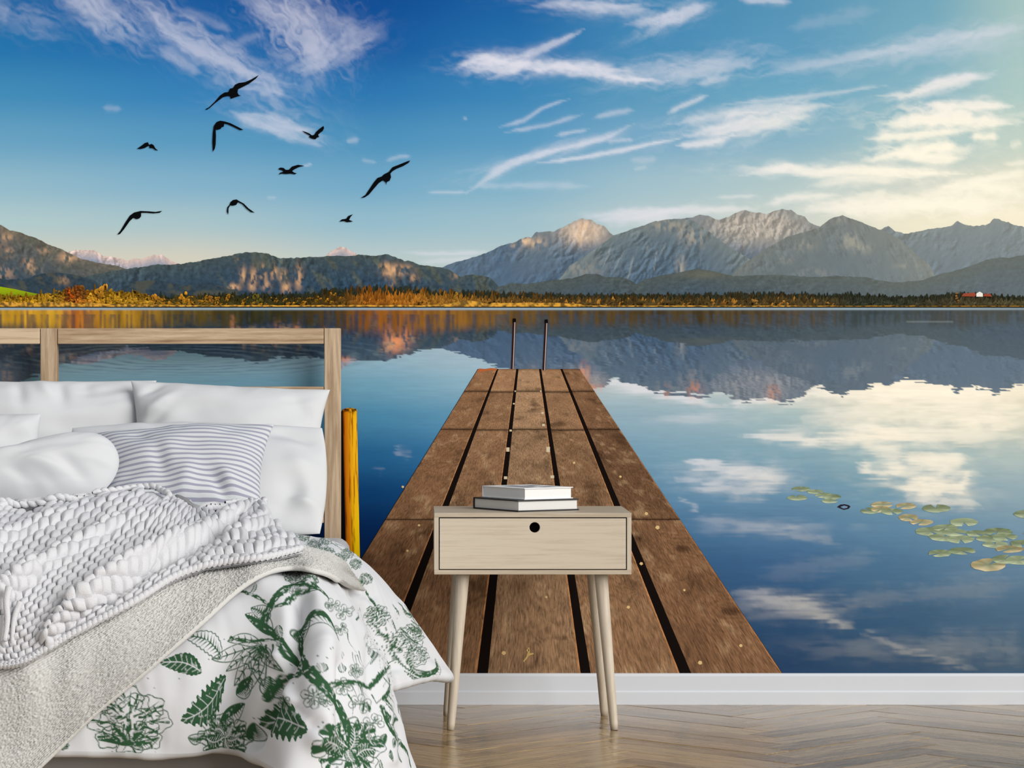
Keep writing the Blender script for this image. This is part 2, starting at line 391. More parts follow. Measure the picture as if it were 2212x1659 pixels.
def sky_color(X, Y):
    c = table(SKX, SKY, SKT, X, Y)
    A = strokes(X, Y, CLOUDS) * .82
    A = 1 - (1 - A) * (1 - veils(X, Y))
    A = A * (.66 + .34 * sstep(820, 1000, X)) * (1 + .06 * sstep(1800, 2000, X)); A = np.clip(A, 0, .97)
    warm = sstep(1250, 2050, X) * sstep(80, 320, Y)
    cc = lin((226, 226, 238)) * (1 - warm[:, None]) + lin((255, 250, 232)) * warm[:, None]
    return c * (1 - A[:, None]) + cc * A[:, None]

FAR_L = [(120,556),(151,543),(165,540),(179,540),(201,540),(213,546),(223,553),(240,555),(258,558),(275,563),(292,558),(306,559),(320,555),(333,550),(342,553),(349,550),(361,558),(374,565),(388,570),(420,590)]
FAR_S = [(690,566),(704,552),(718,541),(735,533),(749,536),(757,542),(772,550),(790,566)]
HILL_L = [(-1100,520),(-500,470),(-250,455),(-100,462),(0,486),(21,497),(41,502),(62,509),(82,516),(100,526),(117,533),(137,540),(155,550),(179,560),(206,567),(234,571),(261,577),(309,590),(380,620),(420,668)]
HILL_C = [(150,668),(185,599),(213,591),(261,583),(309,576),(330,572),(361,572),(395,570),(430,564),(464,557),(498,552),(522,546),(550,544),(577,547),(591,553),(601,558),(636,557),(687,555),(722,552),(760,553),(774,550),(817,553),(837,549),(854,555),(874,564),(887,564),(907,572),(927,574),(954,578),(974,585),(988,593),(996,599),(1006,594),(1024,594),(1048,597),(1061,601),(1072,614),(1100,640),(1120,668)]
HILL_N = [(-1100,590),(-300,600),(0,601),(20,604),(45,605),(62,600),(82,593),(103,589),(127,589),(155,593),(179,598),(206,608),(223,619),(250,630),(275,618),(292,608),(326,605),(361,608),(395,617),(429,613),(457,612),(488,622),(540,634),(640,640),(700,668)]
MASSIF = [(930,640),(954,578),(981,567),(1008,560),(1034,552),(1058,544),(1075,534),(1095,528),(1111,524),(1125,516),(1136,512),(1148,513),(1158,502),(1175,501),(1198,499),(1218,490),(1235,481),(1248,475),(1258,470),(1268,475),(1279,475),(1289,485),(1305,488),(1315,500),(1325,509),(1345,503),(1366,495),(1392,487),(1409,480),(1442,474),(1470,472),(1497,470),(1510,463),(1530,467),(1554,475),(1571,470),(1587,461),(1604,454),(1628,458),(1658,462),(1675,455),(1691,452),(1710,454),(1722,463),(1738,468),(1748,481),(1772,490),(1810,500),(1860,500),(1903,495),(1919,489),(1933,499),(1953,504),(1973,502),(1997,497),(2020,492),(2040,492),(2057,486),(2069,478),(2087,487),(2107,488),(2127,486),(2139,482),(2147,472),(2168,477),(2188,485),(2212,490),(2350,500),(2520,530),(2780,520)]
PYRAMID = [(1540,640),(1600,575),(1650,540),(1700,512),(1742,500),(1772,490),(1782,482),(1799,470),(1820,465),(1836,472),(1856,478),(1879,488),(1903,497),(1940,514),(1975,545),(2010,575),(2040,640)]
SHOULDER = [(1180,640),(1230,575),(1290,535),(1325,509),(1345,503),(1366,495),(1392,487),(1409,480),(1442,474),(1470,473),(1500,478),(1530,500),(1570,530),(1620,560),(1680,640)]
FOOT = [(1040,668),(1075,620),(1105,612),(1141,614),(1175,607),(1208,604),(1242,600),(1265,592),(1289,592),(1309,599),(1342,599),(1359,605),(1376,614),(1392,604),(1426,595),(1470,588),(1497,581),(1520,582),(1554,589),(1584,597),(1631,595),(1685,593),(1711,596),(1755,599),(1805,596),(1832,597),(1872,599),(1906,607),(1940,610),(1993,606),(2023,594),(2074,582),(2107,571),(2127,562),(2158,557),(2174,557),(2212,551),(2350,540),(2780,550)]
def ridge(pts, X, seed, jag):
    p = np.array(pts, float)
    y = np.interp(X, p[:, 0], p[:, 1])
    return y + (fbm(X / 7.0, X * 0 + seed * 3.1, 3, seed) - .5) * jag
def mix(a, b, t): return a * (1 - t[:, None]) + b * t[:, None]
def rockpatch(c, X, Y, spots, colr, seed):
    for (cx, cy, rx, ry, st) in spots:
        d = ((X - cx) / rx) ** 2 + ((Y - cy) / ry) ** 2
        t = np.exp(-d * 1.1) * st * sstep(.38, .6, fbm(X / 6 + cy, Y / 13, 4, seed))
        c = mix(c, lin(colr)[None, :] * (.8 + .4 * fbm(X / 3, Y / 5, 2, seed + 1))[:, None], np.clip(t, 0, 1))
    return c
def forest_tex(X, Y, seed, amp=.5):
    return (1 - amp / 2) + amp * (fbm(X / 5, Y / 4, 3, seed) - .1)
def relief(X, Y, sx, sy, seed, gain, shear=0.0):
    """light and shade of printed slopes"""
    def h(x, y): return np.abs(fbm((x + shear * y) / sx, y / sy, 5, seed, .58) - .5)
    amp = .25 + 1.0 * sstep(.35, .65, fbm(X / 60, Y / 40, 2, seed + 1))
    return np.clip(1 + gain * amp * (h(X + 1.6, Y + 1.0) - h(X - 1.6, Y - 1.0)) * 4.2, .6, 1.45)
def c_far(X, Y, yr):
    h = np.clip((Y - yr) / 26, 0, 1)
    c = mix(lin((214,190,180))[None, :] + 0 * X[:, None], lin((120,140,166))[None, :] + 0 * X[:, None], h)
    return c * relief(X, Y, 14, 16, 2, .8)[:, None]
def c_hill_l(X, Y, yr):
    h = np.clip((Y - yr) / 90, 0, 1)
    c = mix(lin((112,106,92))[None, :] + 0 * X[:, None], lin((62,80,92))[None, :] + 0 * X[:, None], h ** .6)
    slope = fbm((X + Y) / 22, (Y - X * .5) / 40, 3, 5); c = mix(c, lin((96,98,88))[None, :] + 0 * X[:, None], sstep(.5, .7, slope) * .6)
    c = c * forest_tex(X, Y, 3, .7)[:, None] * relief(X, Y, 34, 40, 3, 1.0)[:, None]
    return rockpatch(c, X, Y, [(15,512,16,8,.8),(62,570,12,12,.9),(95,542,14,7,.7),(148,556,20,12,1),(5,590,24,14,.7),(20,545,10,10,.7),(75,586,14,8,.6),(-60,520,60,30,.7)], (206,164,128), 6)
def c_hill_c(X, Y, yr):
    h = np.clip((Y - yr) / 80, 0, 1)
    c = mix(lin((76,88,88))[None, :] + 0 * X[:, None], lin((46,70,92))[None, :] + 0 * X[:, None], h ** .5)
    c = mix(c, lin((92,96,80))[None, :] + 0 * X[:, None], sstep(.52, .72, fbm((X - Y * .6) / 16, Y / 34, 3, 8)) * .55 * sstep(430, 520, X))
    c = c * forest_tex(X, Y, 4, .65)[:, None] * relief(X, Y, 30, 44, 5, 1.0)[:, None]
    spots = [(512,566,8,8,.6),(525,594,7,16,.9),(548,600,8,20,.9),(568,590,8,18,.9),(592,588,8,16,.9),(612,598,8,16,.8),(645,600,8,24,.9),(618,622,10,12,.9),(506,620,13,8,1),(545,618,8,12,.8),(575,615,10,14,.7),
             (835,580,14,12,1),(855,584,22,12,1),(880,582,14,8,.9),(838,594,10,8,.8),(895,600,9,8,.8),(848,612,6,10,.6),(985,596,12,8,.4)]
    return rockpatch(c, X, Y, spots, (214,168,124), 7)
def c_hill_n(X, Y, yr):
    c = np.broadcast_to(lin((52,68,80)), (len(X), 3)) * forest_tex(X, Y, 6, .8)[:, None]
    c = mix(c, lin((92,90,70))[None, :] + 0 * X[:, None], sstep(.5, .7, fbm(X / 20, Y / 14, 3, 9)) * .5)
    return rockpatch(c, X, Y, [(138,606,12,9,.7)], (190,150,110), 5)
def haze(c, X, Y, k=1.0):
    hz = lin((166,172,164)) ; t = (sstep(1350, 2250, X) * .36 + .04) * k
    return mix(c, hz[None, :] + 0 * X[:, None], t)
def c_massif(X, Y, yr):
    h = np.clip((Y - yr) / 130, 0, 1)
    c = mix(lin((112,122,127))[None, :] + 0 * X[:, None], lin((68,94,120))[None, :] + 0 * X[:, None], h ** .55)
    rid = np.abs(fbm((X + .7 * Y) / 18, (Y - .35 * X) / 42, 4, 2) - .5) * 2
    c = c * (.86 + .26 * (1 - rid))[:, None] * relief(X, Y, 26, 34, 4, 1.1, .5)[:, None] * (.9 + .2 * fbm(X / 3.5, Y / 4, 2, 3))[:, None]
    c = mix(c, lin((74,100,126))[None, :] * relief(X, Y, 26, 34, 4, .7)[:, None], sstep(1170, 1080, X) * .75)
    pk = np.exp(-(((X - 1262) / 46) ** 2 + ((Y - 500) / 26) ** 2)) ; pk2 = np.exp(-(((X - 1640) / 110) ** 2 + ((Y - 490) / 40) ** 2))
    grain = fbm((X - .25 * Y) / 5, Y / 16, 4, 8)
    rk = lin((214,192,172))[None, :] * (.6 + .6 * grain)[:, None] * relief(X, Y, 16, 26, 9, 1.5, .2)[:, None]
    c = mix(c, rk, np.clip(pk * 1.3, 0, .95)); c = mix(c, lin((186,176,164))[None, :] * (.66 + .55 * grain)[:, None] * relief(X, Y, 20, 30, 7, 1.4, .3)[:, None], np.clip(pk2 * 1.1, 0, .85))
    c = rockpatch(c, X, Y, [(1252,500,7,24,1),(1266,492,8,16,.8),(1136,520,16,10,.9),(1112,536,12,10,.5),(1160,524,20,12,.6)], (232,196,158), 4)
    return c
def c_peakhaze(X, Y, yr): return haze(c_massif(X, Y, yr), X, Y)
def c_shoulder(X, Y, yr):
    h = np.clip((Y - yr) / 120, 0, 1)
    c = mix(lin((112,124,126))[None, :] + 0 * X[:, None], lin((74,98,120))[None, :] + 0 * X[:, None], h ** .6)
    c = c * (.9 + .2 * fbm((X + .5 * Y) / 9, Y / 14, 4, 6))[:, None] * relief(X, Y, 24, 36, 6, 1.2, .6)[:, None]
    for (x0, y0, x1, y1, w) in ((1322,530,1302,580,1.6),(1350,540,1325,585,1.4),(1370,550,1355,608,2.0),(1420,535,1412,590,1.2),(1440,520,1425,552,1.4),(1402,525,1395,545,2.2),(1476,545,1470,600,2.5)):
        t = np.clip((Y - y0) / (y1 - y0), 0, 1); xc = x0 + (x1 - x0) * t + 4 * (fbm(Y / 12, Y * 0 + x0, 2, 3) - .5)
        c = mix(c, lin((176,182,182))[None, :] + 0 * X[:, None], np.exp(-((X - xc) / w) ** 2) * sstep(y0, y0 + 12, Y) * sstep(y1 + 2, y1 - 10, Y) * .42)
    c = rockpatch(c, X, Y, [(1440,486,40,16,.6),(1480,500,14,20,.8),(1500,512,24,22,.7),(1250,580,60,20,.35),(1470,580,10,24,.6)], (176,166,150), 9)
    return haze(c, X, Y)
def c_pyramid(X, Y, yr):
    h = np.clip((Y - yr) / 120, 0, 1)
    c = mix(lin((108,114,112))[None, :] + 0 * X[:, None], lin((78,98,114))[None, :] + 0 * X[:, None], h ** .6)
    c = c * (.92 + .16 * fbm((X - .6 * Y) / 10, Y / 16, 4, 1))[:, None] * relief(X, Y, 24, 36, 8, .9, -.5)[:, None]
    c = rockpatch(c, X, Y, [(1836,520,22,20,.7),(1860,535,24,12,.7),(1740,530,20,14,.5),(1700,560,14,10,.4),(1815,475,14,8,.6),(1960,575,26,7,.5),(1760,590,40,12,.3)], (168,164,150), 3)
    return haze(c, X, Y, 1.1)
def c_foot(X, Y, yr):
    h = np.clip((Y - yr) / 55, 0, 1)
    c = mix(lin((78,88,88))[None, :] + 0 * X[:, None], lin((64,84,100))[None, :] + 0 * X[:, None], h)
    c = c * forest_tex(X, Y, 5, .5)[:, None] * relief(X, Y, 40, 26, 7, .6)[:, None]
    c = mix(c, lin((110,108,88))[None, :] + 0 * X[:, None], np.exp(-(((X - 1520) / 50) ** 2 + ((Y - 593) / 10) ** 2)) * .5)
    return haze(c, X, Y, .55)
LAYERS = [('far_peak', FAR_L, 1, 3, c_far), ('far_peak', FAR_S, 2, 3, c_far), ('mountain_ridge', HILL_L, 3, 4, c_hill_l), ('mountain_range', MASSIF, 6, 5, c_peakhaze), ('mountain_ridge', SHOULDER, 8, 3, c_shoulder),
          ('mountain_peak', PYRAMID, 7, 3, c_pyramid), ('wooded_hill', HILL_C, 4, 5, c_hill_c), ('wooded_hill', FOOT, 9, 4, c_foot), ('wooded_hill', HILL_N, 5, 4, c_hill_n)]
def scenery(X, Y):
    """sky and land colour, plus how much of it is land"""
    c = sky_color(X, Y); land = np.zeros_like(X)
    for nm, pts, sd, jag, fn in LAYERS:
        lo, hi = pts[0][0], pts[-1][0]
        ii = np.nonzero((X > lo) & (X < hi))[0]
        if not len(ii): continue
        yr = ridge(pts, X[ii], sd, jag); k = ii[Y[ii] > yr]
        if not len(k): continue
        c[k] = fn(X[k], Y[k], ridge(pts, X[k], sd, jag)); land[k] = 1
    return c, land

WOODX = [-1100, 0, 60, 120, 160, 240, 330, 360, 440, 500, 560, 640, 740, 800, 860, 930, 1000, 1100, 1250, 1400, 1520, 1650, 1740, 1800, 1840, 1950, 2080, 2212, 2780]
WOODC = [(150,120,30),(170,130,34),(190,140,30),(196,150,44),(176,100,34),(196,146,36),(176,130,40),(116,94,40),(100,82,34),(74,66,30),(64,62,32),(70,60,30),(96,70,28),(160,96,30),(168,104,32),(150,102,36),(150,104,40),(120,88,40),(100,78,40),(90,72,38),(88,72,40),(94,76,42),(94,76,44),(84,74,46),(58,62,50),(66,68,52),(84,76,54),(88,84,58),(80,80,56)]
WOODTOP = [628,632,630,624,616,618,628,634,636,632,634,632,622,618,619,624,628,631,634,634,633,632,632,634,632,640,630,640,638]
def wood_col(x): 
    t = lin(np.array(WOODC, float)); return np.stack([np.interp(x, WOODX, t[:, k]) for k in range(3)], -1)

LKX = [0, 400, 800, 1050, 1300, 1500, 1700, 1900, 2212]
LKY = [668, 740, 780, 830, 900, 980, 1060, 1140, 1220, 1320, 1454]
LKT = [
 [(150,170,190),(150,170,190),(150,175,195),(150,175,195),(150,175,190),(160,180,190),(190,196,190),(210,208,190),(220,214,190)],
 [(112,150,172),(118,156,176),(150,178,194),(168,186,196),(150,175,190),(160,180,190),(190,196,190),(214,210,190),(226,218,192)],
 [(134,164,176),(130,162,176),(138,172,190),(160,184,198),(186,196,200),(184,196,198),(200,204,196),(226,220,196),(232,224,196)],
 [(118,154,168),(110,150,168),(110,158,182),(138,174,192),(176,192,196),(180,196,198),(200,206,198),(236,228,204),(238,230,204)],
 [(84,132,162),(78,130,162),(72,132,166),(96,148,178),(142,172,188),(148,176,190),(164,188,192),(196,204,194),(214,214,196)],
 [(46,100,146),(44,98,144),(36,96,142),(60,118,160),(114,154,180),(124,162,182),(128,164,182),(148,178,186),(178,194,192)],
 [(22,68,118),(20,66,116),(12,62,110),(30,84,134),(92,134,168),(100,142,172),(104,144,172),(118,156,176),(146,172,184)],
 [(10,44,94),(8,42,92),(6,40,88),(18,62,112),(70,110,148),(74,116,154),(82,122,158),(94,134,164),(118,150,172)],
 [(8,36,82),(6,34,80),(6,34,78),(14,48,96),(54,90,130),(54,92,132),(62,100,140),(76,114,146),(100,132,158)],
 [(8,32,74),(8,30,72),(8,30,72),(12,40,84),(44,74,110),(42,74,110),(44,78,114),(58,92,124),(78,108,134)],
 [(8,28,66),(8,28,66),(8,28,66),(12,36,76),(38,64,94),(38,64,94),(40,66,98),(50,76,104),(66,90,112)]]
WCLOUDS = [([(1280,822,6),(1330,826,10),(1420,846,12),(1520,866,10),(1560,876,6)],.8),([(1560,874,8),(1640,866,12),(1740,856,14)],.8),([(1700,856,16),(1800,834,22),(1960,826,28),(2230,842,30)],.85),([(1740,905,18),(1900,888,28),(2100,902,26),(2230,910,22)],.62),
 ([(1580,940,7),(1680,946,12),(1760,952,12),(1900,936,14),(2010,948,10)],.78),([(1850,958,14),(1960,988,18)],.6),([(1850,1010,10),(1900,1022,12),(1962,1012,10)],.72),([(1950,984,16),(2050,1000,18),(2092,990,12)],.72),
 ([(1930,1050,14),(2000,1056,18),(2072,1050,18),(2104,1016,14)],.82),([(1960,1078,9),(2122,1086,8)],.5),([(1470,998,6),(1520,1004,10),(1620,1028,22),(1700,1040,14)],.55),([(1462,1036,9),(1600,1060,16),(1690,1062,8)],.46),([(1478,1000,4),(1560,1006,8)],.5),
 ([(1460,1072,5),(1508,1100,7)],.34),([(1480,1120,10),(1600,1130,14),(1700,1146,10),(1820,1178,7)],.2),([(1580,1280,8),(1650,1286,14),(1740,1308,20),(1800,1340,12),(1866,1362,6)],.46),([(1860,1364,6),(1950,1402,8),(2110,1444,8)],.26),([(1990,1384,24),(2230,1404,34)],.14),
 ([(850,972,5),(892,984,8)],.22),([(800,1010,4),(830,1020,4)],.12),([(1310,960,6),(1330,1010,8)],.25),([(1640,1240,18),(1900,1200,22)],.08),([(1800,1300,16),(2212,1260,30)],.1),([(1390,1160,10),(1460,1200,10)],.1)]
WVEILS = [(1940,850,330,36,.9),(1950,940,240,34,.75),(2010,1030,110,56,.85),(1600,1030,130,34,.6),(1700,1310,150,30,.35),(1900,1400,200,30,.16),(1660,1140,180,20,.2),(1420,840,130,16,.7),(2150,900,120,40,.6),(1500,905,90,14,.35)]
def lake_color(X, Y):
    dy = Y - 668
    c = table(LKX, LKY, LKT, X, Y)
    rip = (fbm(X / 34, Y / 2.6, 3, 2) - .5) * 2; rip2 = (fbm(X / 90, Y / 5.0, 3, 7) - .5) * 2
    A = strokes(X + rip * 6, Y + rip2 * np.clip(dy / 18, 0, 16), WCLOUDS) * .85
    for (cx, cy, rx, ry, st_) in WVEILS:
        u = (X - cx + rip * 10) / rx; v = (Y - cy + rip2 * 12) / ry; m = np.exp(-u * u - v * v)
        A = 1 - (1 - A) * (1 - np.clip(st_ * m * sstep(.3, .75, .75 * fbm((X + rip * 8) / 46, (Y + rip2 * 6) / 13, 4, 5) + .3 * m), 0, .95))
    cc = lin((255, 247, 228)) * sstep(1450, 1950, X)[:, None] + lin((222, 222, 228)) * (1 - sstep(1450, 1950, X))[:, None]
    dim = (1 - .35 * sstep(1000, 1400, Y))[:, None]
    c = c * (1 - A[:, None]) + cc * dim * A[:, None]
    c = c * (1 + .10 * (rip * .6 + rip2 * .4) * sstep(0, 120, dy))[:, None]
    # land mirrored in the water
    ys = 668 - dy / .93 + (rip * .9 + rip2 * .7) * np.clip(dy * .075, 0, 15)
    sel = np.nonzero((dy < 260))[0]
    g, land = scenery(X[sel] + rip[sel] * 1.5, np.minimum(ys[sel], 660))
    tint = g * lin((226, 236, 250))[None, :] * .86
    blue = sstep(20, 150, dy[sel])[:, None] * .38
    tint = tint * (1 - blue) + lin((86, 110, 138))[None, :] * blue
    c[sel] = np.where(land[:, None] > .5, tint, c[sel])
    # orange cliffs mirrored as upright streaks
    for (cx, cy, rx, ry, st) in ((855,738,20,22,.95),(880,722,8,16,.7),(838,716,6,14,.6),(740,776,16,6,.8),(700,718,4,10,.5),(505,695,9,16,.6),(600,705,6,16,.6),(640,710,6,16,.5),(1262,808,10,22,.7),(1275,838,24,8,.6),(1500,842,14,20,.5),(1670,850,12,18,.5),(1440,845,6,12,.4)):
        t = np.exp(-((X - cx) / rx) ** 2 - ((Y + rip * 3 - cy) / ry) ** 2) * st * sstep(.3, .6, fbm(X / 3.5, Y / 9, 3, 8))
        c = mix(c, lin((232,150,100))[None, :] + 0 * X[:, None], t)
    # shore woods mirrored
    hgt = 664 - np.interp(X, WOODX, WOODTOP) + 14 * (fbm(X / 6, X * 0, 3, 3) - .5)
    stk = fbm(X / 4.0, Y / 60, 4, 5)
    t = sstep(1.25, .55, dy / np.maximum(hgt * 1.25, 1)) * (dy > 0) * (.35 + .65 * sstep(.35, .6, stk + .15 * (dy < 12)))
    wc = wood_col(X) * (.35 + 1.1 * fbm(X / 7, Y / 90, 4, 6) )[:, None]
    wc = wc * (1 + .5 * sstep(340, 100, X))[:, None]
    c = mix(c, wc * .85 , np.clip(t, 0, 1) * (.95 - .35 * sstep(1500, 1900, X)))
    # ring ripples in front of the far hill
    e = np.hypot((X - 400) / 330, (Y - 772) / 30)
    rg = np.sin(e * 34 + 6 * fbm(X / 60, Y / 10, 2, 1)) * np.exp(-((e - .75) / .55) ** 2)
    ln = sstep(.1, .8, fbm(X / 50, Y / 2.0, 3, 4))
    c = mix(c, lin((40,66,98))[None, :] + 0 * X[:, None], np.clip(rg, 0, 1) * .5 * ln); c = mix(c, lin((150,180,196))[None, :] + 0 * X[:, None], np.clip(-rg, 0, 1) * .35 * ln)
    # wind lines and the pale strip along the far shore
    band = np.exp(-((Y - 666.5) / 2.6) ** 2)
    c = mix(c, lin((176,206,226))[None, :] * sstep(2600, 2000, X)[:, None] * .9 + .1, band * .9)
    t = np.exp(-((Y - 695) / 1.0) ** 2) * (X > 1960) * (X < 2060) * .5
    return mix(c, lin((170,180,182))[None, :] + 0 * X[:, None], t)

# ------------------------------------------------------------------ the mural print: meshes
mural = empty('photo_mural', ((MX0 + MX1) / 2 / S_WALL - VPX / S_WALL, 0, 0.0855))
tag(mural, 'wall-wide photo mural of a mountain lake with wooden pier under blue sky', 'mural')
def axis(lo, hi, a, b, fine, coarse):
    return np.concatenate([np.arange(lo, a, coarse), np.arange(a, b, fine), np.linspace(b, hi, max(2, int((hi - b) / coarse) + 1))])
def grid_print(name, xs, ys, fn, off, label):
    X, Y = np.meshgrid(xs, ys); c = fn(X.ravel(), Y.ravel())
    o = mesh_np(name, wall_xyz(X.ravel(), Y.ravel(), off), gquads(*X.shape, flip=True), M_PRINT, mural, col=c)
    o['label'] = label; return o
gx = axis(MX0, MX1, -30, 2240, 3.6, 40)
grid_print('printed_sky', gx, np.concatenate([np.linspace(MY0, -20, 12)[:-1], np.arange(-20, 585, 3.6)]), sky_color, .0005, 'printed blue sky with wispy clouds')
gxw = axis(MX0, MX1, -20, 2230, 4.4, 40)
grid_print('printed_lake', gxw, np.concatenate([np.arange(662, 900, 2.0), np.arange(900, 1120, 3.2), np.linspace(1120, MY1, 80)]), lake_color, .0010, 'printed calm lake mirroring sky and mountains')
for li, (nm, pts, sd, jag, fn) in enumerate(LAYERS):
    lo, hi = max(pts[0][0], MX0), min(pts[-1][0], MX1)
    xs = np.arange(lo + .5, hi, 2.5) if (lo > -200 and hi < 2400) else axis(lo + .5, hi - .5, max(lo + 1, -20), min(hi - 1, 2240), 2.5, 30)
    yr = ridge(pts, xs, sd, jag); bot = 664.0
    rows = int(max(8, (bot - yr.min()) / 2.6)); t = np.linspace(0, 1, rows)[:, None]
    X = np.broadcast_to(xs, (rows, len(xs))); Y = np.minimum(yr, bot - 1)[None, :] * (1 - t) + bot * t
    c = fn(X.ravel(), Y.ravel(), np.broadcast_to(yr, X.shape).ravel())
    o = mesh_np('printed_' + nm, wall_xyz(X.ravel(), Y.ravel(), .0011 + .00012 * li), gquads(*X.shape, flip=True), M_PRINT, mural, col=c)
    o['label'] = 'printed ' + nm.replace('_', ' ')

def poly_print(name, pts, off, colr, parent, mat=None, cols=None):
    v = wall_xyz([p[0] for p in pts], [p[1] for p in pts], off)
    bm = bmesh.new(); vs = [bm.verts.new(p) for p in v]; f = bm.faces.new(vs)
    f.normal_update()
    if f.normal.y > 0: f.normal_flip()
    me = bpy.data.meshes.new(name); bm.to_mesh(me); bm.free()
    a = me.color_attributes.new('Col', 'FLOAT_COLOR', 'POINT')
    for i in range(len(pts)): a.data[i].color = L4(cols[i] if cols else colr)
    me.materials.append(mat or M_PRINT)
    o = bpy.data.objects.new(name, me); COL.objects.link(o)
    return put(o, parent)

o = poly_print('printed_meadow', [(-1100,600),(-100,612),(0,619),(34,625),(62,631),(93,637),(100,650),(-1100,650)], .0023, (146,168,14), mural, cols=[(120,150,10),(130,160,10),(150,176,10),(156,176,16),(140,160,20),(120,140,20),(110,120,20),(110,120,20)])
o['label'] = 'printed green meadow'
# trees along the shore: each its own outline, kept together as the printed wood
V, C_, Fc = [], [], []
def add_tree(cx, top, bot, w, kind, colr, off):
    h = bot - top; base = len(V)
    if kind:   # conifer
        L = []; n = max(3, int(h / 5))
        for k in range(n + 1):
            t = k / n; L.append((t, (.07 + .62 * t ** .8) * w * (1 if k % 2 else .74)))
        pts = [(cx + l, top + t * h, t) for t, l in L] + [(cx - l * random.uniform(.85, 1.1), top + t * h, t) for t, l in reversed(L)]
    else:
        if w > 7:
            for q in range(9):
                ww = w * random.uniform(.3, .5); aq = random.uniform(0, 6.28); rq = random.random() ** .5 * .36
                hh = min(h * .5, ww * .9); yq = top + h * (.42 + rq * 1.05 * math.sin(aq)); xq = cx + w * rq * 1.1 * math.cos(aq)
                add_tree(xq, yq - hh / 2, yq + hh / 2, min(ww, 6.9), 0, colr * (1.2 - .55 * (.5 + rq * math.sin(aq))) * random.uniform(.75, 1.25), off + q * 1.2e-7)
            return
        pts = []
        for k in range(9):
            a = 2 * math.pi * k / 9; r = random.uniform(.8, 1.18)
            pts.append((cx + .5 * w * r * math.cos(a), top + h * .5 + h * .5 * r * math.sin(a), .5 + .5 * math.sin(a)))
    for x, y, t in pts:
        V.append(wall_xyz(x, y, off)); side = .82 + .36 * (.5 + (x - cx) / (w + 1e-6)) if cx < 1000 else 1.0
        C_.append(np.clip(colr * (1.25 - .75 * t) * side * random.uniform(.8, 1.2), 0, 1))
    Fc.append(list(range(base, base + len(pts))))
trees = []
x = -1090.0
for row in range(5):
    x = -1095.0
    while x < 2775:
        top = float(np.interp(x, WOODX, WOODTOP)); g = fbm(np.array([x / 30]), np.array([row * 5.0]), 2, 6)[0]
        gold = random.random()
        leafy = (x < 380 and random.random() < .85) or random.random() < (.16 if row > 2 else .04)
        H = 664 - top
        if row < 4: t_ = top + (row * .15 + random.uniform(-.12, .16)) * H + (6 if leafy else 0)
        else: t_ = 664 - random.uniform(.22, .42) * H
        w = random.uniform(8, 13) if not leafy else random.uniform(10, 20)
        c = wood_col(np.array([x]))[0] * random.uniform(.5, 1.15) * (.5 + .17 * row) * (.78 if x > 345 and not 740 < x < 1010 else 1.0)
        if 340 < x < 740 and random.random() < .16 and row > 0: c = lin((176,122,34)) * random.uniform(.6, 1.1); leafy = True; w = random.uniform(10, 18)
        if 1000 < x < 1800 and random.random() < .1 and row > 1: c = lin((168,116,46)) * random.uniform(.6, 1)
        if row < 2 and x > 320 and random.random() < .6: c = lin((40,44,32)) * random.uniform(.7, 1.3)
        trees.append((x, t_, 663.0 if not leafy or row > 1 else 660.0, w, not leafy, c, row))
        x += random.uniform(8, 16) if (x < -60 or x > 2280) else (random.uniform(2.4, 5.0) if x > 330 else random.uniform(3.5, 9))
for x, t_, w, c in ((228,615,34,(186,128,40)),(212,622,20,(176,124,36)),(150,616,22,(120,62,26)),(165,612,22,(132,74,30)),(180,615,22,(124,78,30)),(152,622,14,(190,80,20)),(195,634,16,(206,150,40)),(400,632,30,(190,132,36)),(335,634,24,(176,120,36)),(455,640,18,(150,100,34)),(555,632,30,(104,94,36)),(985,632,14,(150,110,40)),(2068,630,10,(150,104,50)),(1630,646,12,(170,124,60)),(1690,648,12,(170,120,50))):
    trees.append((x, t_, 662.0, w, False, lin(c), 3))
trees.sort(key=lambda q: q[6])
for k, (x, t_, b_, w, kind, c, row) in enumerate(trees): add_tree(x, t_, b_, w, kind, c, .0026 + k * 1.4e-6)
me = bpy.data.meshes.new('printed_trees'); me.from_pydata([tuple(v) for v in V], [], Fc); me.update()
a = me.color_attributes.new('Col', 'FLOAT_COLOR', 'POINT'); a.data.foreach_set('color', np.concatenate([np.array(C_), np.ones((len(C_), 1))], 1).astype(np.float32).ravel())
me.materials.append(M_PRINT); o = bpy.data.objects.new('printed_woodland', me); COL.objects.link(o); put(o, mural); o['kind'] = 'stuff'; o['label'] = 'printed autumn trees along the shore'
NT = .0026 + len(trees) * 1.4e-6
# shaded depth of the wood behind the front trees
xs = axis(MX0, MX1, -30, 2245, 3.0, 8.0); X = np.broadcast_to(xs, (3, len(xs))); tt = np.linspace(0, 1, 3)[:, None]
Y = (np.interp(xs, WOODX, WOODTOP) + 8 + 5 * fbm(xs / 5, xs * 0, 3, 2))[None, :] * (1 - tt) + 664 * tt
o = mesh_np('printed_wood_depth', wall_xyz(X.ravel(), Y.ravel(), .00255), gquads(*X.shape, flip=True), M_PRINT, mural, col=wood_col(X.ravel()) * .3 * (.6 + .8 * fbm(X.ravel() / 4, Y.ravel() / 8, 3, 4))[:, None])
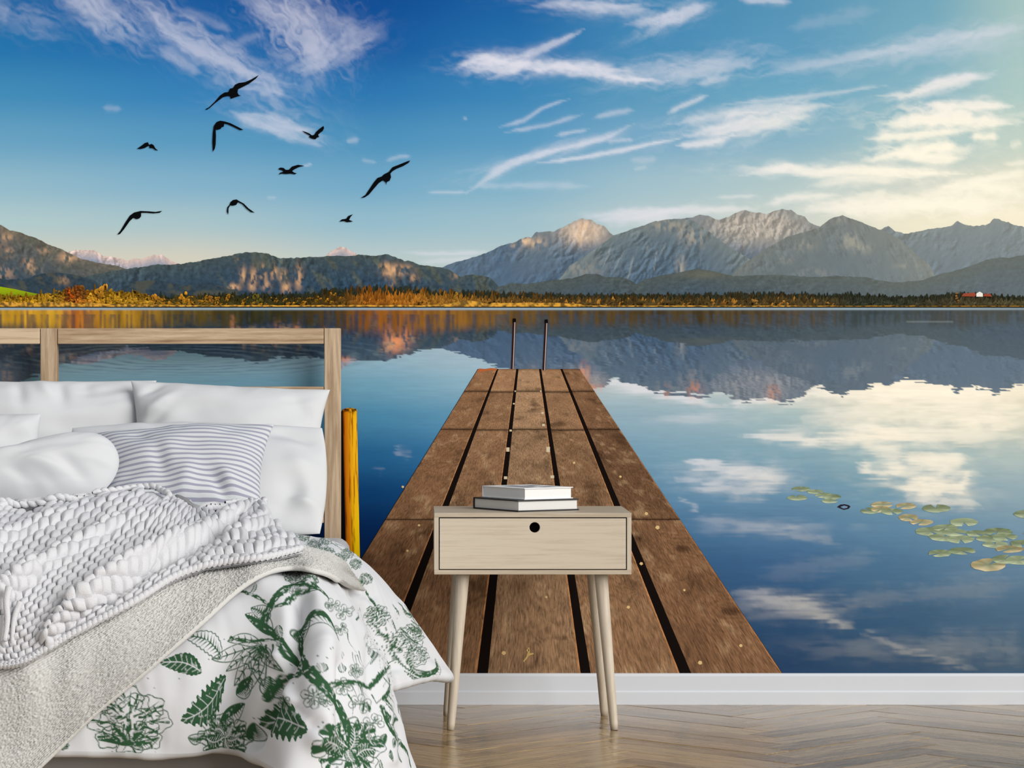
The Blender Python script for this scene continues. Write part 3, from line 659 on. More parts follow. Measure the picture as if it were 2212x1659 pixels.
# golden reeds
def reeds_col(X, Y):
    t = sstep(.3, .7, fbm(X / 5, Y / 6, 3, 2)); b = sstep(1830, 1700, X)
    c = mix(lin((110,84,40))[None, :] + 0 * X[:, None], lin((224,164,62))[None, :] + 0 * X[:, None], t)
    return c * (.45 + .55 * b)[:, None]
xs = axis(MX0, MX1, -30, 2245, 3.0, 8.0); X = np.broadcast_to(xs, (5, len(xs))); t = np.linspace(0, 1, 5)[:, None]
topv = 659.5 - 3.0 * fbm(xs / 14, xs * 0, 3, 4) - 9 * np.exp(-((xs - 1010) / 34) ** 2) - 10 * sstep(330, 60, xs) * fbm(xs / 10, xs * 0, 2, 5) - 4 * np.exp(-((xs - 1150) / 120) ** 2) * (xs > 1060) * (xs < 1260)
topv = topv + 2.2 * sstep(1240, 1300, xs) + 1.2 * sstep(360, 420, xs) * (xs < 960)
Y = topv[None, :] * (1 - t) + 662.5 * t
o = mesh_np('printed_reeds', wall_xyz(X.ravel(), Y.ravel(), NT + .0001), gquads(*X.shape, flip=True), M_PRINT, mural, col=reeds_col(X.ravel(), Y.ravel()))
o['label'] = 'printed golden reed belt'
hs = poly_print('printed_house', [(2108,641),(2108,634),(2115,630),(2122,634),(2122,641)], NT + .0002, (236,232,224), mural); hs['label'] = 'printed white house'
for pts in ([(2076,640),(2080,634),(2104,632),(2108,637),(2104,641)], [(2122,640),(2126,634),(2138,635),(2142,641)]):
    poly_print('printed_roof', pts, NT + .00025, (150,74,54), mural)

# pier
pier = mesh_np('printed_pier', wall_xyz([1032,1252,1690,628], [797,797,1454,1454], .0018), [(0, 3, 2, 1)], M_PRINT, mural, col=np.tile(lin((20,14,12)), (4, 1)), smooth=False)
pier['label'] = 'printed wooden pier running out into the lake'
def print_wood():
    m, n, l, b = new_mat('printed_pier_wood', 0.85, 0.03)
    a = N(n, 'ShaderNodeVertexColor', layer_name='Col'); uv = n.new('ShaderNodeUVMap'); uv.uv_map = 'UVMap'
    mp = n.new('ShaderNodeMapping'); mp.inputs['Scale'].default_value = (58.0, 4.2, 1); l.new(uv.outputs[0], mp.inputs[0])
    nz = N(n, 'ShaderNodeTexNoise', Scale=1.0, Detail=6.0, Roughness=0.72, Distortion=.5); l.new(mp.outputs[0], nz.inputs['Vector'])
    mp2 = n.new('ShaderNodeMapping'); mp2.inputs['Scale'].default_value = (2.6, .5, 1); l.new(uv.outputs[0], mp2.inputs[0])
    n2 = N(n, 'ShaderNodeTexNoise', Scale=1.0, Detail=2.0, Distortion=1.0); l.new(mp2.outputs[0], n2.inputs['Vector'])
    m1 = N(n, 'ShaderNodeMath', operation='MULTIPLY'); m1.inputs[1].default_value = 70.0; l.new(n2.outputs['Fac'], m1.inputs[0])
    s1 = N(n, 'ShaderNodeMath', operation='SINE'); l.new(m1.outputs[0], s1.inputs[0])
    mr = N(n, 'ShaderNodeMapRange'); mr.inputs['From Min'].default_value = .28; mr.inputs['From Max'].default_value = .72; mr.inputs['To Min'].default_value = .3; mr.inputs['To Max'].default_value = 1.7
    l.new(nz.outputs['Fac'], mr.inputs[0])
    ma = N(n, 'ShaderNodeMath', operation='MULTIPLY_ADD'); ma.inputs[1].default_value = .13; l.new(s1.outputs[0], ma.inputs[0]); l.new(mr.outputs[0], ma.inputs[2])
    vm = N(n, 'ShaderNodeVectorMath', operation='SCALE'); l.new(a.outputs[0], vm.inputs[0]); l.new(ma.outputs[0], vm.inputs['Scale']); l.new(vm.outputs[0], b.inputs['Base Color'])
    return m
M_PIER = print_wood()
EDGE = [(1033,629),(1073,812),(1077,838),(1115,1030),(1120,1054),(1164,1254),(1169,1276),(1210,1468),(1215,1493),(1252,1689)]   # x at y 797 and at y 1454
PTONE = [(118,86,61),(131,98,71),(144,113,85),(132,100,73),(112,82,59)]
JOINT = [797, 845, 927, 1122, 1454]
def ex(e, y): return e[0] + (e[1] - e[0]) * (y - 797) / 657.0
for p in range(5):
    for r in range(4):
        y0 = JOINT[r] + (0 if r == 0 else .6 + (p % 2) * 1.5); y1 = JOINT[r + 1] + (-.4 if r < 3 else 0) + (p % 2) * (1.5 if r < 3 else 0)
        nr = max(6, int((y1 - y0) / 4)); nc = 36
        yy = np.linspace(y0, y1, nr)[:, None]; cc = np.linspace(0, 1, nc)[None, :]
        xl = ex(EDGE[2 * p], yy); xr = ex(EDGE[2 * p + 1], yy); X = xl + (xr - xl) * cc; Y = np.broadcast_to(yy, X.shape)
        u = (p * 1.13 + r * 7.1 + cc + 0 * yy).ravel(); v = (5850 / (Y - 625)).ravel()
        tone = lin(PTONE[p]) * (1.0 + .35 * sstep(980, 800, yy.mean()) + random.uniform(-.14, .1))
        pt = fbm(u * 2.2, v * 1.1, 4, 3); pt2 = fbm(u * 5, v * 2.2, 3, 8)
        c = tone[None, :] * (.62 + .5 * pt + .3 * pt2)[:, None]
        c = mix(c, lin((176,146,112))[None, :] + 0 * u[:, None], sstep(.62, .8, pt2) * .4)
        c = mix(c, lin((48,30,20))[None, :] + 0 * u[:, None], sstep(.36, .2, pt) * .45)
        for (kx, ky, kr) in ((1475,1185,26),(1580,1320,30),(1220,1378,10)):
            d = np.hypot((X.ravel() - kx) / kr, (Y.ravel() - ky) / (kr * .45)); c = mix(c, lin((44,26,18))[None, :] + 0 * u[:, None], np.exp(-(d * 1.5) ** 2) * .8)
            c = c * (1 + .18 * np.sin(d * 9) * np.exp(-(d / 3.2) ** 2))[:, None]
        eg = np.broadcast_to(cc, X.shape).ravel(); c = mix(c, lin((206,140,84))[None, :] + 0 * u[:, None], sstep(.975, 1.0, eg) * (.75 if p in (0, 1, 2, 3) else .5))
        end = np.exp(-((Y.ravel() - y0) / 2.2) ** 2) + (np.exp(-((Y.ravel() - y1) / 2.2) ** 2) if r < 3 else 0); c = c * (1 - .5 * np.clip(end, 0, 1))[:, None]
        mesh_np('printed_plank', wall_xyz(X.ravel(), Y.ravel(), .0020), gquads(nr, nc, flip=True), M_PIER, pier, col=c, uv=np.stack([u, v], -1))
for (x, y, w, h) in ((1103,930,5,4),(1097,971,7,9),(1092,1032,7,6),(1172,892,5,4),(1174,918,6,5),(1184,971,8,11),(1193,1030,8,6),(1113,845,3,3),(1110,872,4,3),(1168,845,3,3)):
    poly_print('printed_batten', [(x-w/2,y-h/2),(x+w/2,y-h/2),(x+w/2,y+h/2),(x-w/2,y+h/2)], .0023, (206,190,160), pier)
for (x, y, w) in ((1088,1411,5),(1140,1405,3),(1262,1195,4),(1285,1160,3),(1396,1110,4),(1340,1030,3),(905,1135,3),(880,1190,3),(1420,1140,5),(1478,1275,3),(1310,1215,3),(1357,1312,4),(1600,1395,4),(1385,1218,4),(968,1112,4),(1180,1290,3),(870,1052,3),(1512,1432,5),(1240,1000,3)):
    poly_print('printed_leaf_litter', [(x-w,y),(x-.4*w,y-w),(x+.7*w,y-.8*w),(x+w,y+.2*w),(x,y+.8*w)], .0023, (216,184,128), pier)
poly_print('printed_leaf_litter', [(1130,1428),(1137,1418),(1141,1406),(1140,1399),(1143,1398),(1145,1406),(1144,1411),(1152,1410),(1153,1413),(1143,1416),(1138,1423),(1132,1430)], .0023, (196,164,104), pier)
ch = [(1031,800),(1036,796),(1048,797),(1060,795),(1074,796),(1073,800),(1060,800),(1046,802),(1034,804)]
poly_print('printed_chain', ch, .0023, (176,96,52), pier)['label'] = 'printed rusty chain'
for (x0, y0, x1, y1) in ((1111, 688, 1107, 797), (1180, 690, 1175, 800)):
    r = empty('printed_ladder_rail', ((x0 - VPX) / S_WALL, 0, CAM_H - (y1 - VPY) / S_WALL)); put(r, mural); r['label'] = 'printed ladder handrail'
    for dx0, dx1, c in ((-3, 0.6, (46,26,26)), (0.6, 2.0, (206,186,176)), (2.0, 3.2, (70,40,36))):
        poly_print('rail_stripe', [(x0+dx0,y0+6),(x0+dx1,y0+6),(x1+dx1,y1),(x1+dx0,y1)], .0024, c, r)
    poly_print('rail_cap', [(x0-3.5,y0+8),(x0-3.3,y0),(x0+3.3,y0),(x0+3.7,y0+8)], .0025, (12,10,12), r)

# mooring post beside the bed
def post_x(y): return 740 + (y - 880) * .022, 771 + (y - 880) * .02
ys = np.linspace(881, 1212, 110)[:, None]; cc = np.linspace(0, 1, 26)[None, :]
xl, xr = post_x(ys); topb = 3.5 * (2 * np.abs(cc - .5)) ** 2; X = xl + (xr - xl) * cc; Y = ys + topb * (1 - (ys - 881) / 331)
xf, yf, cf = X.ravel(), Y.ravel(), np.broadcast_to(cc, X.shape).ravel()
g = fbm(xf / 3.2, yf / 70, 4, 3); lo_ = sstep(1000, 1200, yf)
c = mix(lin((196,106,10))[None, :] + 0 * xf[:, None], lin((246,186,28))[None, :] + 0 * xf[:, None], sstep(.1, .75, cf) * (.4 + .8 * g))
c = mix(c, lin((252,214,8))[None, :] + 0 * xf[:, None], lo_ * sstep(.3, .8, cf) * .8)
c = mix(c, lin((120,40,4))[None, :] + 0 * xf[:, None], sstep(.42, .3, g) * .7); c = mix(c, lin((60,24,6))[None, :] + 0 * xf[:, None], sstep(898, 884, yf) * sstep(.4, .6, fbm(xf / 4, yf / 5, 2, 6)))
c = mix(c, lin((30,10,2))[None, :] + 0 * xf[:, None], sstep(.16, .0, cf) * .8)
po = mesh_np('printed_mooring_post', wall_xyz(xf, yf, .0024), gquads(110, 26, flip=True), M_PRINT, mural, col=c); po['label'] = 'printed sunlit orange mooring post'
poly_print('printed_post_shadow', [(728,895),(742,885),(752,1210),(728,1210)], .0021, (6,8,16), mural)

# lily pads
pads = [(1730,1056,20,5.5),(1760,1062,18,5),(1780,1070,20,6),(1797,1073,20,6),(1792,1082,18,5),(1722,1075,22,6),(1905,1090,24,7),(1880,1103,22,7),(1902,1100,22,7),(1926,1105,24,7),(1957,1093,22,7),(2022,1098,32,9),(1962,1118,22,8),(1990,1128,26,7),(2010,1148,34,10),(2042,1140,28,8),(2082,1128,32,9),(2040,1160,34,9),(2075,1165,30,9),(2062,1150,28,8),(2030,1195,26,8),(2078,1190,30,8),(2155,1148,32,8),(2140,1163,32,8),(2170,1160,28,8),(2150,1176,28,8),(2180,1186,32,8),(2205,1174,24,8),(2136,1220,38,14),(2170,1208,28,10),(2200,1210,30,10),(2215,1110,26,9),(2108,1152,22,7),(2240,1150,30,9)]
for k, (cx, cy, rx, ry) in enumerate(pads):
    nseg = 16; gap = random.uniform(0, 6.28); pts = [(cx, cy)]; cols = []
    warmc = (176,160,120) if k in (6, 8, 12, 13, 26, 28, 10) else (146,160,128)
    j = [random.uniform(-10, 10)] * 3; cols.append(tuple(np.clip(np.array((126,138,112)) + j, 0, 255)))
    for i in range(nseg + 1):
        a_ = gap + .22 + (2 * math.pi - .44) * i / nseg; r_ = random.uniform(.93, 1.05)
        pts.append((cx + rx * r_ * math.cos(a_), cy + ry * r_ * math.sin(a_)))
        cols.append(tuple(np.clip(np.array(warmc) + j + (30 if math.sin(a_) > .3 else -14) + random.uniform(-22, 22), 0, 255)))
    q = wall_xyz([p[0] for p in pts], [p[1] for p in pts], .0016 + k * .00001)
    tri = [(0, i + 1, i) for i in range(1, nseg + 1)]
    me_ = mesh_np('printed_lily_pad', q, tri, M_PRINT, mural, col=lin(np.array(cols)), smooth=False)
rp = [(1823 + 11 * math.cos(t_), 1095 + 4 * math.sin(t_)) for t_ in np.linspace(0, 6.28, 20)]
poly_print('printed_driftwood', [(1808,1095),(1815,1090),(1824,1089),(1833,1091),(1837,1094),(1833,1099),(1823,1101),(1815,1098)], .0020, (40,34,44), mural)
poly_print('printed_driftwood', [(1815,1095),(1823,1092),(1831,1094),(1830,1097),(1822,1098.5)], .0021, (110,144,176), mural)

# birds
def zb(pts): return [(230 + x * .30741, 140 + y * .30741) for x, y in pts]
BIRDS = [
 ([(695,312),(720,300),(760,262),(800,215),(830,195),(857,192),(868,168),(890,163),(905,140),(930,128),(975,122),(1020,102),(1072,72),(1050,98),(1000,135),(950,160),(925,172),(921,195),(930,212),(948,216),(925,222),(900,230),(875,240),(868,222),(850,220),(820,228),(770,265),(725,305),(705,317)], 'largest printed bird with wings spread on a slant'),
 ([(748,612),(745,540),(748,480),(755,430),(775,402),(800,393),(830,398),(870,410),(920,435),(963,457),(940,460),(890,435),(850,418),(828,414),(825,435),(808,440),(805,450),(780,458),(768,455),(770,500),(768,560),(762,590)], 'printed bird with one wing hanging straight down'),
 ([(215,590),(245,570),(270,550),(292,544),(300,562),(318,556),(332,565),(345,588),(365,604),(345,600),(325,586),(305,586),(300,568),(270,585),(240,592)], 'small printed bird at the outer edge of the flock'),
 ([(1372,464),(1395,470),(1425,482),(1445,497),(1460,492),(1475,470),(1500,448),(1525,430),(1530,445),(1520,465),(1500,480),(1488,492),(1494,508),(1480,512),(1468,524),(1440,518),(1423,508),(1430,498),(1400,482)], 'small printed bird with raised wings'),
 ([(1210,728),(1225,722),(1245,725),(1260,738),(1282,738),(1305,715),(1345,703),(1393,710),(1355,718),(1320,735),(1305,748),(1320,758),(1338,763),(1325,770),(1295,765),(1260,768),(1230,765),(1212,772),(1220,758),(1245,752),(1235,742),(1212,736)], 'small printed bird seen side on'),
 ([(1786,936),(1820,915),(1850,870),(1880,825),(1905,795),(1935,785),(1950,770),(1985,752),(2010,720),(2060,700),(2110,680),(2134,672),(2125,688),(2085,712),(2040,730),(2010,748),(1995,765),(2000,790),(1990,815),(1970,824),(1966,845),(1962,825),(1943,812),(1915,830),(1880,870),(1845,912),(1815,932)], 'large printed bird with long slanted wings and round body'),
 ([(77,1192),(100,1165),(135,1105),(165,1060),(195,1038),(240,1027),(300,1030),(345,1034),(393,1026),(375,1040),(330,1044),(285,1040),(245,1040),(244,1065),(232,1080),(212,1085),(190,1075),(165,1098),(125,1155),(95,1190)], 'lowest printed bird with one level wing'),
 ([(855,1054),(846,1030),(850,1000),(865,985),(872,965),(890,950),(915,946),(930,956),(965,975),(1000,1010),(1043,1040),(1015,1035),(985,1012),(955,980),(925,965),(912,985),(890,990),(870,988),(858,1010),(858,1035)], 'printed bird with drooping curved wings'),
 ([(1636,1102),(1655,1086),(1685,1082),(1700,1062),(1733,1050),(1715,1070),(1705,1090),(1733,1101),(1715,1104),(1690,1106),(1670,1098)], 'smallest printed bird')]
for pts, lb in BIRDS: poly_print('printed_bird', zb(pts), .0030, (8, 9, 12), mural)['label'] = lb

# ------------------------------------------------------------------ nightstand and books
NF, NB = -0.60, -0.24
nx0, nx1 = W(938, 0, NF)[0], W(1364, 0, NF)[0]
nz1, nz0 = W(0, 1108, NF)[2], W(0, 1241, NF)[2]
T = 0.0112
ncx = (nx0 + nx1) / 2
ns = empty('nightstand', (ncx, (NF + NB) / 2, 0.0)); tag(ns, 'pale wooden nightstand with one drawer and four splayed tapered legs', 'nightstand')
body = empty('body', (ncx, (NF + NB) / 2, nz0)); put(body, ns)
box('top_panel', (nx0, NF, nz1 - T), (nx1, NB, nz1), M_ASH_X, body, .0008)
box('bottom_panel', (nx0, NF, nz0), (nx1, NB, nz0 + T), M_ASH_X, body, .0008)
box('side_panel', (nx0, NF, nz0 + T), (nx0 + T, NB, nz1 - T), M_ASH_Z, body, .0006)
box('side_panel', (nx1 - T, NF, nz0 + T), (nx1, NB, nz1 - T), M_ASH_Z, body, .0006)
box('back_panel', (nx0 + T, NB - .006, nz0 + T), (nx1 - T, NB, nz1 - T), M_DARK, body, 0)
G = 0.0026
dx0, dx1, dz0, dz1 = nx0 + T + G, nx1 - T - G, nz0 + T + G, nz1 - T - G
hx, hz = W(1155, 1139.5, NF)[0], W(1155, 1139.5, NF)[2]; HR = 0.0132
dr = empty('drawer', (ncx, NF, nz0)); put(dr, ns)
bm = bmesh.new(); n_h = 40
yf = NF + .0015; yb = yf + .016
def ringpts(y, r): return [bm.verts.new((hx + r * math.cos(2 * math.pi * k / n_h + math.pi / 4), y, hz + r * math.sin(2 * math.pi * k / n_h + math.pi / 4))) for k in range(n_h)]
def rectpts(y):
    out = []
    for k in range(n_h):
        a_ = 2 * math.pi * k / n_h + math.pi / 4; q = k // (n_h // 4); f_ = (k % (n_h // 4)) / (n_h // 4)
        c = [(dx1, dz1), (dx0, dz1), (dx0, dz0), (dx1, dz0)]
        p, p2 = c[q], c[(q + 1) % 4]; out.append(bm.verts.new((p[0] + (p2[0] - p[0]) * f_, y, p[1] + (p2[1] - p[1]) * f_)))
    return out
fo_, fi, fi2 = rectpts(yf), ringpts(yf, HR + .0008), ringpts(yf + .0008, HR)
bi, bo = ringpts(yb, HR), rectpts(yb)
seq = [fo_, fi, fi2, bi, bo, fo_]
for A_, B_ in zip(seq[:-1], seq[1:]):
    for k in range(n_h):
        k2 = (k + 1) % n_h; bm.faces.new((A_[k], A_[k2], B_[k2], B_[k]))
bm_obj('drawer_front', bm, M_ASH_X, dr)
box('drawer_box', (dx0 + .004, yb + .012, dz0), (dx1 - .004, NB - .03, dz1 - .01), M_DARK, dr, 0)
def leg(tx, ty, bx_, by_):
    n = 24; t = np.linspace(0, 1, n)
    path = np.stack([tx + (bx_ - tx) * t, ty + (by_ - ty) * t, nz0 + .001 - (nz0 + .001) * t], -1)
    rad = .0172 + (.0103 - .0172) * t; rad = np.where(t > .985, rad - .0008, rad)
    return tube_obj('leg', path, rad, M_ASH_Z, ns, 28)
ly_f, ly_b = NF + .062, NB - .062
def lx(px, py, y): return W(px, py, y)[0]
xo_t, xo_b = 150 / 855.0, 177 / 852.0
for sx in (-1, 1):
    leg(ncx + sx * xo_t, ly_f, ncx + sx * xo_b, ly_f - .034)
    leg(ncx + sx * xo_t - .007, ly_b, ncx + sx * xo_b - .006, ly_b + .034)

M_PAGES = wood('page_edges', (236, 235, 232), (196, 194, 190), 0, 6.0, 200.0, 0.8, 0.2, 0.0, 1.0, 0.1)
def book(name, corner, a_len, b_len, theta, z0, h, cover, cov_t, label, ink=False):
    """corner faces the camera; a runs right and back, b runs left and back"""
    c, s_ = math.cos(theta), math.sin(theta)
    r = empty(name, (corner[0], corner[1], z0)); tag(r, label, 'book', 'books on the nightstand')
    def bx(nm, u0, u1, v0, v1, w0, w1, mat, bev=.0006):
        bm = bmesh.new(); box_bm(bm, (u0, v0, w0), (u1, v1, w1), bev, 2)
        R = Matrix.Translation((corner[0], corner[1], z0)) @ Matrix.Rotation(theta, 4, 'Z')
        bmesh.ops.transform(bm, matrix=R, verts=bm.verts[:]); return bm_obj(nm, bm, mat, r)
    o = .004
    bx('cover_board', 0, a_len, 0, b_len, 0, cov_t, cover); bx('cover_board', 0, a_len, 0, b_len, h - cov_t, h, cover)
    bx('spine', 0, a_len, b_len - .002, b_len, cov_t, h - cov_t, cover)
    bx('page_block', o, a_len - o, o, b_len - .0025, cov_t, h - cov_t, M_PAGES, .0003)
    if ink:
        for (u0, u1, v0, v1) in ((.03, .05, .03, .15), (.06, .075, .05, .16), (.085, .12, .03, .06), (.09, .12, .09, .14)):
            bx('cover_print', u0, u1, v0, v1, h, h + .0002, M_INK, 0)
    return r
S0 = F_PX / (CAM_D - .50)
b1y = -0.56
cx1 = W(1119, 0, b1y)[0]
book('book', (cx1, b1y), .187, .215, math.radians(31), nz1 + .0003, .0298, M_COVER_B, .0034, 'thick book with black cover lying under the white book')
cx2 = W(1133, 0, b1y + .02)[0]
book('book', (cx2, b1y + .02), .153, .192, math.radians(33), nz1 + .0303, .0295, M_COVER_W, .0022, 'white-covered book lying on top of the black book', True)

# ------------------------------------------------------------------ bed: headboard, base, mattress
BX0, BX1, BCX = -1.80, -0.20, -1.0
HY = -0.10
bed = empty('bed', (BCX, -1.0, 0.0)); tag(bed, 'wooden bed with open slatted oak headboard and grey upholstered base', 'bed')
hb = empty('headboard', (BCX, HY, 0)); put(hb, bed)
def hx_(px): return W(px, 0, HY)[0]
def hz_(py): return W(0, py, HY)[2]
HYB = HY + .045
xr0, xr1 = hx_(700.5), hx_(736)
xc0, xc1 = hx_(87), hx_(123)
xcm = (xc0 + xc1) / 2
xl0, xl1 = 2 * xcm - xr1, 2 * xcm - xr0
zt = hz_(709)
box('post', (xr0, HY, 0), (xr1, HYB, zt), M_OAK_Z, hb, .002)
box('post', (xl0, HY, 0), (xl1, HYB, zt), M_OAK_Z, hb, .002)
box('centre_stile', (xc0, HY + .0005, .2), (xc1, HYB, zt), M_OAK_Z, hb, .002)
for (p0, p1) in ((709, 743), (835, 869), (963, 997), (1095, 1130)):
    for (xa, xb) in ((xc1, xr0), (xl1, xc0)):
        box('rail', (xa + .0014, HY + .0012, hz_(p1)), (xb - .0014, HYB - .003, hz_(p0) - .0002), M_OAK_X, hb, .0022)
bb = box('bed_base', (BX0, -2.06, .10), (BX1, HYB + .002 - .05, .235), M_BASE, bed, .012)
for (x, y) in ((BX0 + .08, -1.98), (BX1 - .08, -1.98), (BX0 + .08, -.25), (BX1 - .08, -.25)):
    tube_obj('leg', [(x, y, .105), (x, y, .05), (x, y, 0)], [.03, .027, .024], M_OAK_Z, bed, 20)
bm = bmesh.new(); box_bm(bm, (BX0 + .01, -2.05, .236), (-.178, -.115, .462), .035, 4)
mat_o = bm_obj('mattress', bm, M_SHEET, None, True); tag(mat_o, 'white mattress under the duvet, its corner showing by the headboard post', 'mattress')

# ------------------------------------------------------------------ cloth helpers
def catmull(P, t):
    """P (n,...) control rows, t in 0..n-1"""
    n = len(P); t = np.asarray(t, float); i = np.clip(np.floor(t).astype(int), 0, n - 2); f = (t - i)
    f = f.reshape((-1,) + (1,) * (P.ndim - 1))
    Pe = np.concatenate([2 * P[:1] - P[1:2], P, 2 * P[-1:] - P[-2:-1]])
    a, b, c, d = Pe[i], Pe[i + 1], Pe[i + 2], Pe[i + 3]
    return .5 * (2 * b + (c - a) * f + (2 * a - 5 * b + 4 * c - d) * f ** 2 + (3 * b - a - 3 * c + d) * f ** 3)
def surf(net, r, c):
    net = np.asarray(net, float)
    A = catmull(net, r)                                  # (nr, ncol, 3)
    return np.transpose(catmull(np.transpose(A, (1, 0, 2)), c), (1, 0, 2))
def normals(P):
    du = np.gradient(P, axis=1); dv = np.gradient(P, axis=0)
    n = np.cross(dv, du); return n / (np.linalg.norm(n, axis=2, keepdims=True) + 1e-12)

# pillows --------------------------------------------------------------
def pillow(label, TL, TR, BR, BL, thick, k=-0.12, wr=.006, seed=0, mat=M_PILLOW, back=.7, bows=(0, 0, 0, 0), fullness=.5, group='white bed pillows', name='pillow', folds=()):
    nu, nv = 110, 84
    s_ = np.sin(np.linspace(-np.pi / 2, np.pi / 2, nu))[None, :] * np.ones((nv, 1)); t_ = np.sin(np.linspace(-np.pi / 2, np.pi / 2, nv))[:, None] * np.ones((1, nu))
    s2 = s_ * np.sqrt(np.maximum(1 - k * t_ ** 2 / 2, 0)); t2 = t_ * np.sqrt(np.maximum(1 - k * s_ ** 2 / 2, 0))
    if k < 0: nrm = math.sqrt(1 - k / 2); s2 = s2 / nrm; t2 = t2 / nrm
    elif k > 0: nrm = 1.0
    s2 = s2 + bows[1] * (1 - t_ ** 2) * sstep(.2, 1, s_) - bows[3] * (1 - t_ ** 2) * sstep(.2, 1, -s_)
    t2 = t2 - bows[0] * (1 - s_ ** 2) * sstep(.2, 1, -t_) + bows[2] * (1 - s_ ** 2) * sstep(.2, 1, t_)
    u = (s2 + 1) / 2; v = (t2 + 1) / 2
    TL, TR, BR, BL = [np.array(q, float) for q in (TL, TR, BR, BL)]
    B = ((TL * (1 - u[..., None]) + TR * u[..., None]) * (1 - v[..., None]) + (BL * (1 - u[..., None]) + BR * u[..., None]) * v[..., None])
    n = np.cross(TR - TL, TL - BL); n /= np.linalg.norm(n)
    if n[1] > 0: n = -n
    prof = (np.maximum(1 - s_ ** 2, 0) * np.maximum(1 - t_ ** 2, 0)) ** fullness
    wx = (TR - TL); L = np.linalg.norm(wx)
    r1 = fbm(u * L * 5.5 + seed, v * 2.4 + seed * 2, 3, seed % 9, .4) - .5
    ang = np.arctan2(t_ * .8, s_); rad = np.hypot(s_, t_)
    r2 = (fbm(ang * 4 + seed * 3.3, rad * 1.2, 2, (seed + 4) % 9) - .5) * sstep(.55, 1.05, rad)
    r3 = fbm(u * 4 + seed, v * 4, 2, 5) - .5
    rim = np.minimum(1, prof * 2.2)
    D = thick * prof + wr * (1.5 * r1 + 1.1 * r2 + 1.6 * r3) * rim
    for (a0, b0, a1, b1, w_, h_) in folds:     # creases in u, v
        d = np.array([a1 - a0, b1 - b0]); tt = np.clip(((u - a0) * d[0] + (v - b0) * d[1]) / (d @ d), 0, 1)
        dist = np.hypot(u - a0 - d[0] * tt, (v - b0 - d[1] * tt) * .8)
        D = D + h_ * np.exp(-(dist / w_) ** 2) * np.sin(np.pi * np.clip(tt, .06, .94)) * rim
    Fr = B + n * D[..., None]; Bk = B - n * (back * thick * prof)[..., None]
    V = np.concatenate([Fr.reshape(-1, 3), Bk.reshape(-1, 3)])
    q = np.concatenate([gquads(nv, nu), gquads(nv, nu, True, nu * nv)])
    uv = np.concatenate([np.stack([u, v], -1).reshape(-1, 2)] * 2)
    me_o = mesh_np(name, V, q, mat, None, uv=uv)
    bm = bmesh.new(); bm.from_mesh(me_o.data); bmesh.ops.remove_doubles(bm, verts=bm.verts[:], dist=1e-5); bmesh.ops.recalc_face_normals(bm, faces=bm.faces[:])
    for f in bm.faces: f.smooth = True
    bm.to_mesh(me_o.data); bm.free()
    tag(me_o, label, 'pillow', group); return me_o
def w(px, py, y): return W(px, py, y)
pillow('white pillow standing against the headboard centre stile', w(-210, 826, -.14), w(338, 822, -.13), w(310, 1030, -.28), w(-230, 1040, -.30), .075, -.10, .016, 1, bows=(-.02, .0, 0, 0),
       folds=((.30, .05, .36, .5, .03, -.012), (.46, .04, .5, .45, .025, -.012), (.55, .05, .60, .3, .03, .012), (.62, .05, .66, .4, .025, -.012), (.72, .04, .75, .3, .03, -.008), (.2, .1, .25, .6, .04, -.01)))
pillow('white pillow standing against the headboard beside its end post', w(283, 822, -.21), w(713, 842, -.19), w(690, 1040, -.32), w(292, 1040, -.33), .08, -.14, .014, 4, bows=(-.015, -.02, 0, -.01),
       folds=((.03, .2, .18, .04, .03, -.014), (.04, .45, .25, .12, .04, .012), (.80, .06, .9, .45, .05, -.010), (.05, .6, .2, .3, .04, -.01)))
pillow('white pillow leaning behind the striped cushion', w(140, 918, -.40), w(712, 918, -.38), w(706, 1160, -.60), w(160, 1160, -.60), .075, .22, .017, 6, bows=(-.0, -.01, 0, 0),
       folds=((.86, .25, .97, .9, .05, .012), (.9, .5, .8, .95, .05, -.012), (.75, .1, .97, .2, .05, -.01), (.84, .72, .98, .8, .03, .01)))
pillow('small white pillow tucked in behind the plump rounded cushion', w(-190, 905, -.42), w(90, 893, -.40), w(62, 1080, -.50), w(-200, 1090, -.50), .07, .05, .012, 2)
M_STRIPE, n_, l_, b_ = new_mat('striped_cotton', .9, .15)
uvn = n_.new('ShaderNodeUVMap'); uvn.uv_map = 'UVMap'; sp = n_.new('ShaderNodeSeparateXYZ'); l_.new(uvn.outputs[0], sp.inputs[0])
mm = N(n_, 'ShaderNodeMath', operation='MULTIPLY'); mm.inputs[1].default_value = 19.0; l_.new(sp.outputs[1], mm.inputs[0])
fr = N(n_, 'ShaderNodeMath', operation='FRACT'); l_.new(mm.outputs[0], fr.inputs[0])
rp = n_.new('ShaderNodeValToRGB'); rp.color_ramp.elements[0].color = L4((196, 200, 202)); rp.color_ramp.elements[1].color = L4((148, 148, 164)); rp.color_ramp.elements[0].position = .55; rp.color_ramp.elements[1].position = .59
e_ = rp.color_ramp.elements.new(.97); e_.color = L4((148, 148, 164)); e2 = rp.color_ramp.elements.new(1.0); e2.color = L4((196, 200, 202))
l_.new(fr.outputs[0], rp.inputs[0]); l_.new(rp.outputs[0], b_.inputs['Base Color'])
pillow('grey and white striped cushion leaning on the white pillow', w(200, 936, -.53), w(592, 916, -.52), w(566, 1112, -.70), w(228, 1112, -.70), .075, -.14, .013, 3, M_STRIPE, bows=(.0, -.05, 0, -.02), group='bed cushions', name='cushion', back=.25,
       folds=((.35, .3, .4, .8, .05, -.012), (.5, .95, .55, .55, .06, .012), (.85, .9, .72, .6, .05, .012), (.2, .15, .33, .3, .05, -.008), (.78, .95, .68, .7, .04, -.01)))
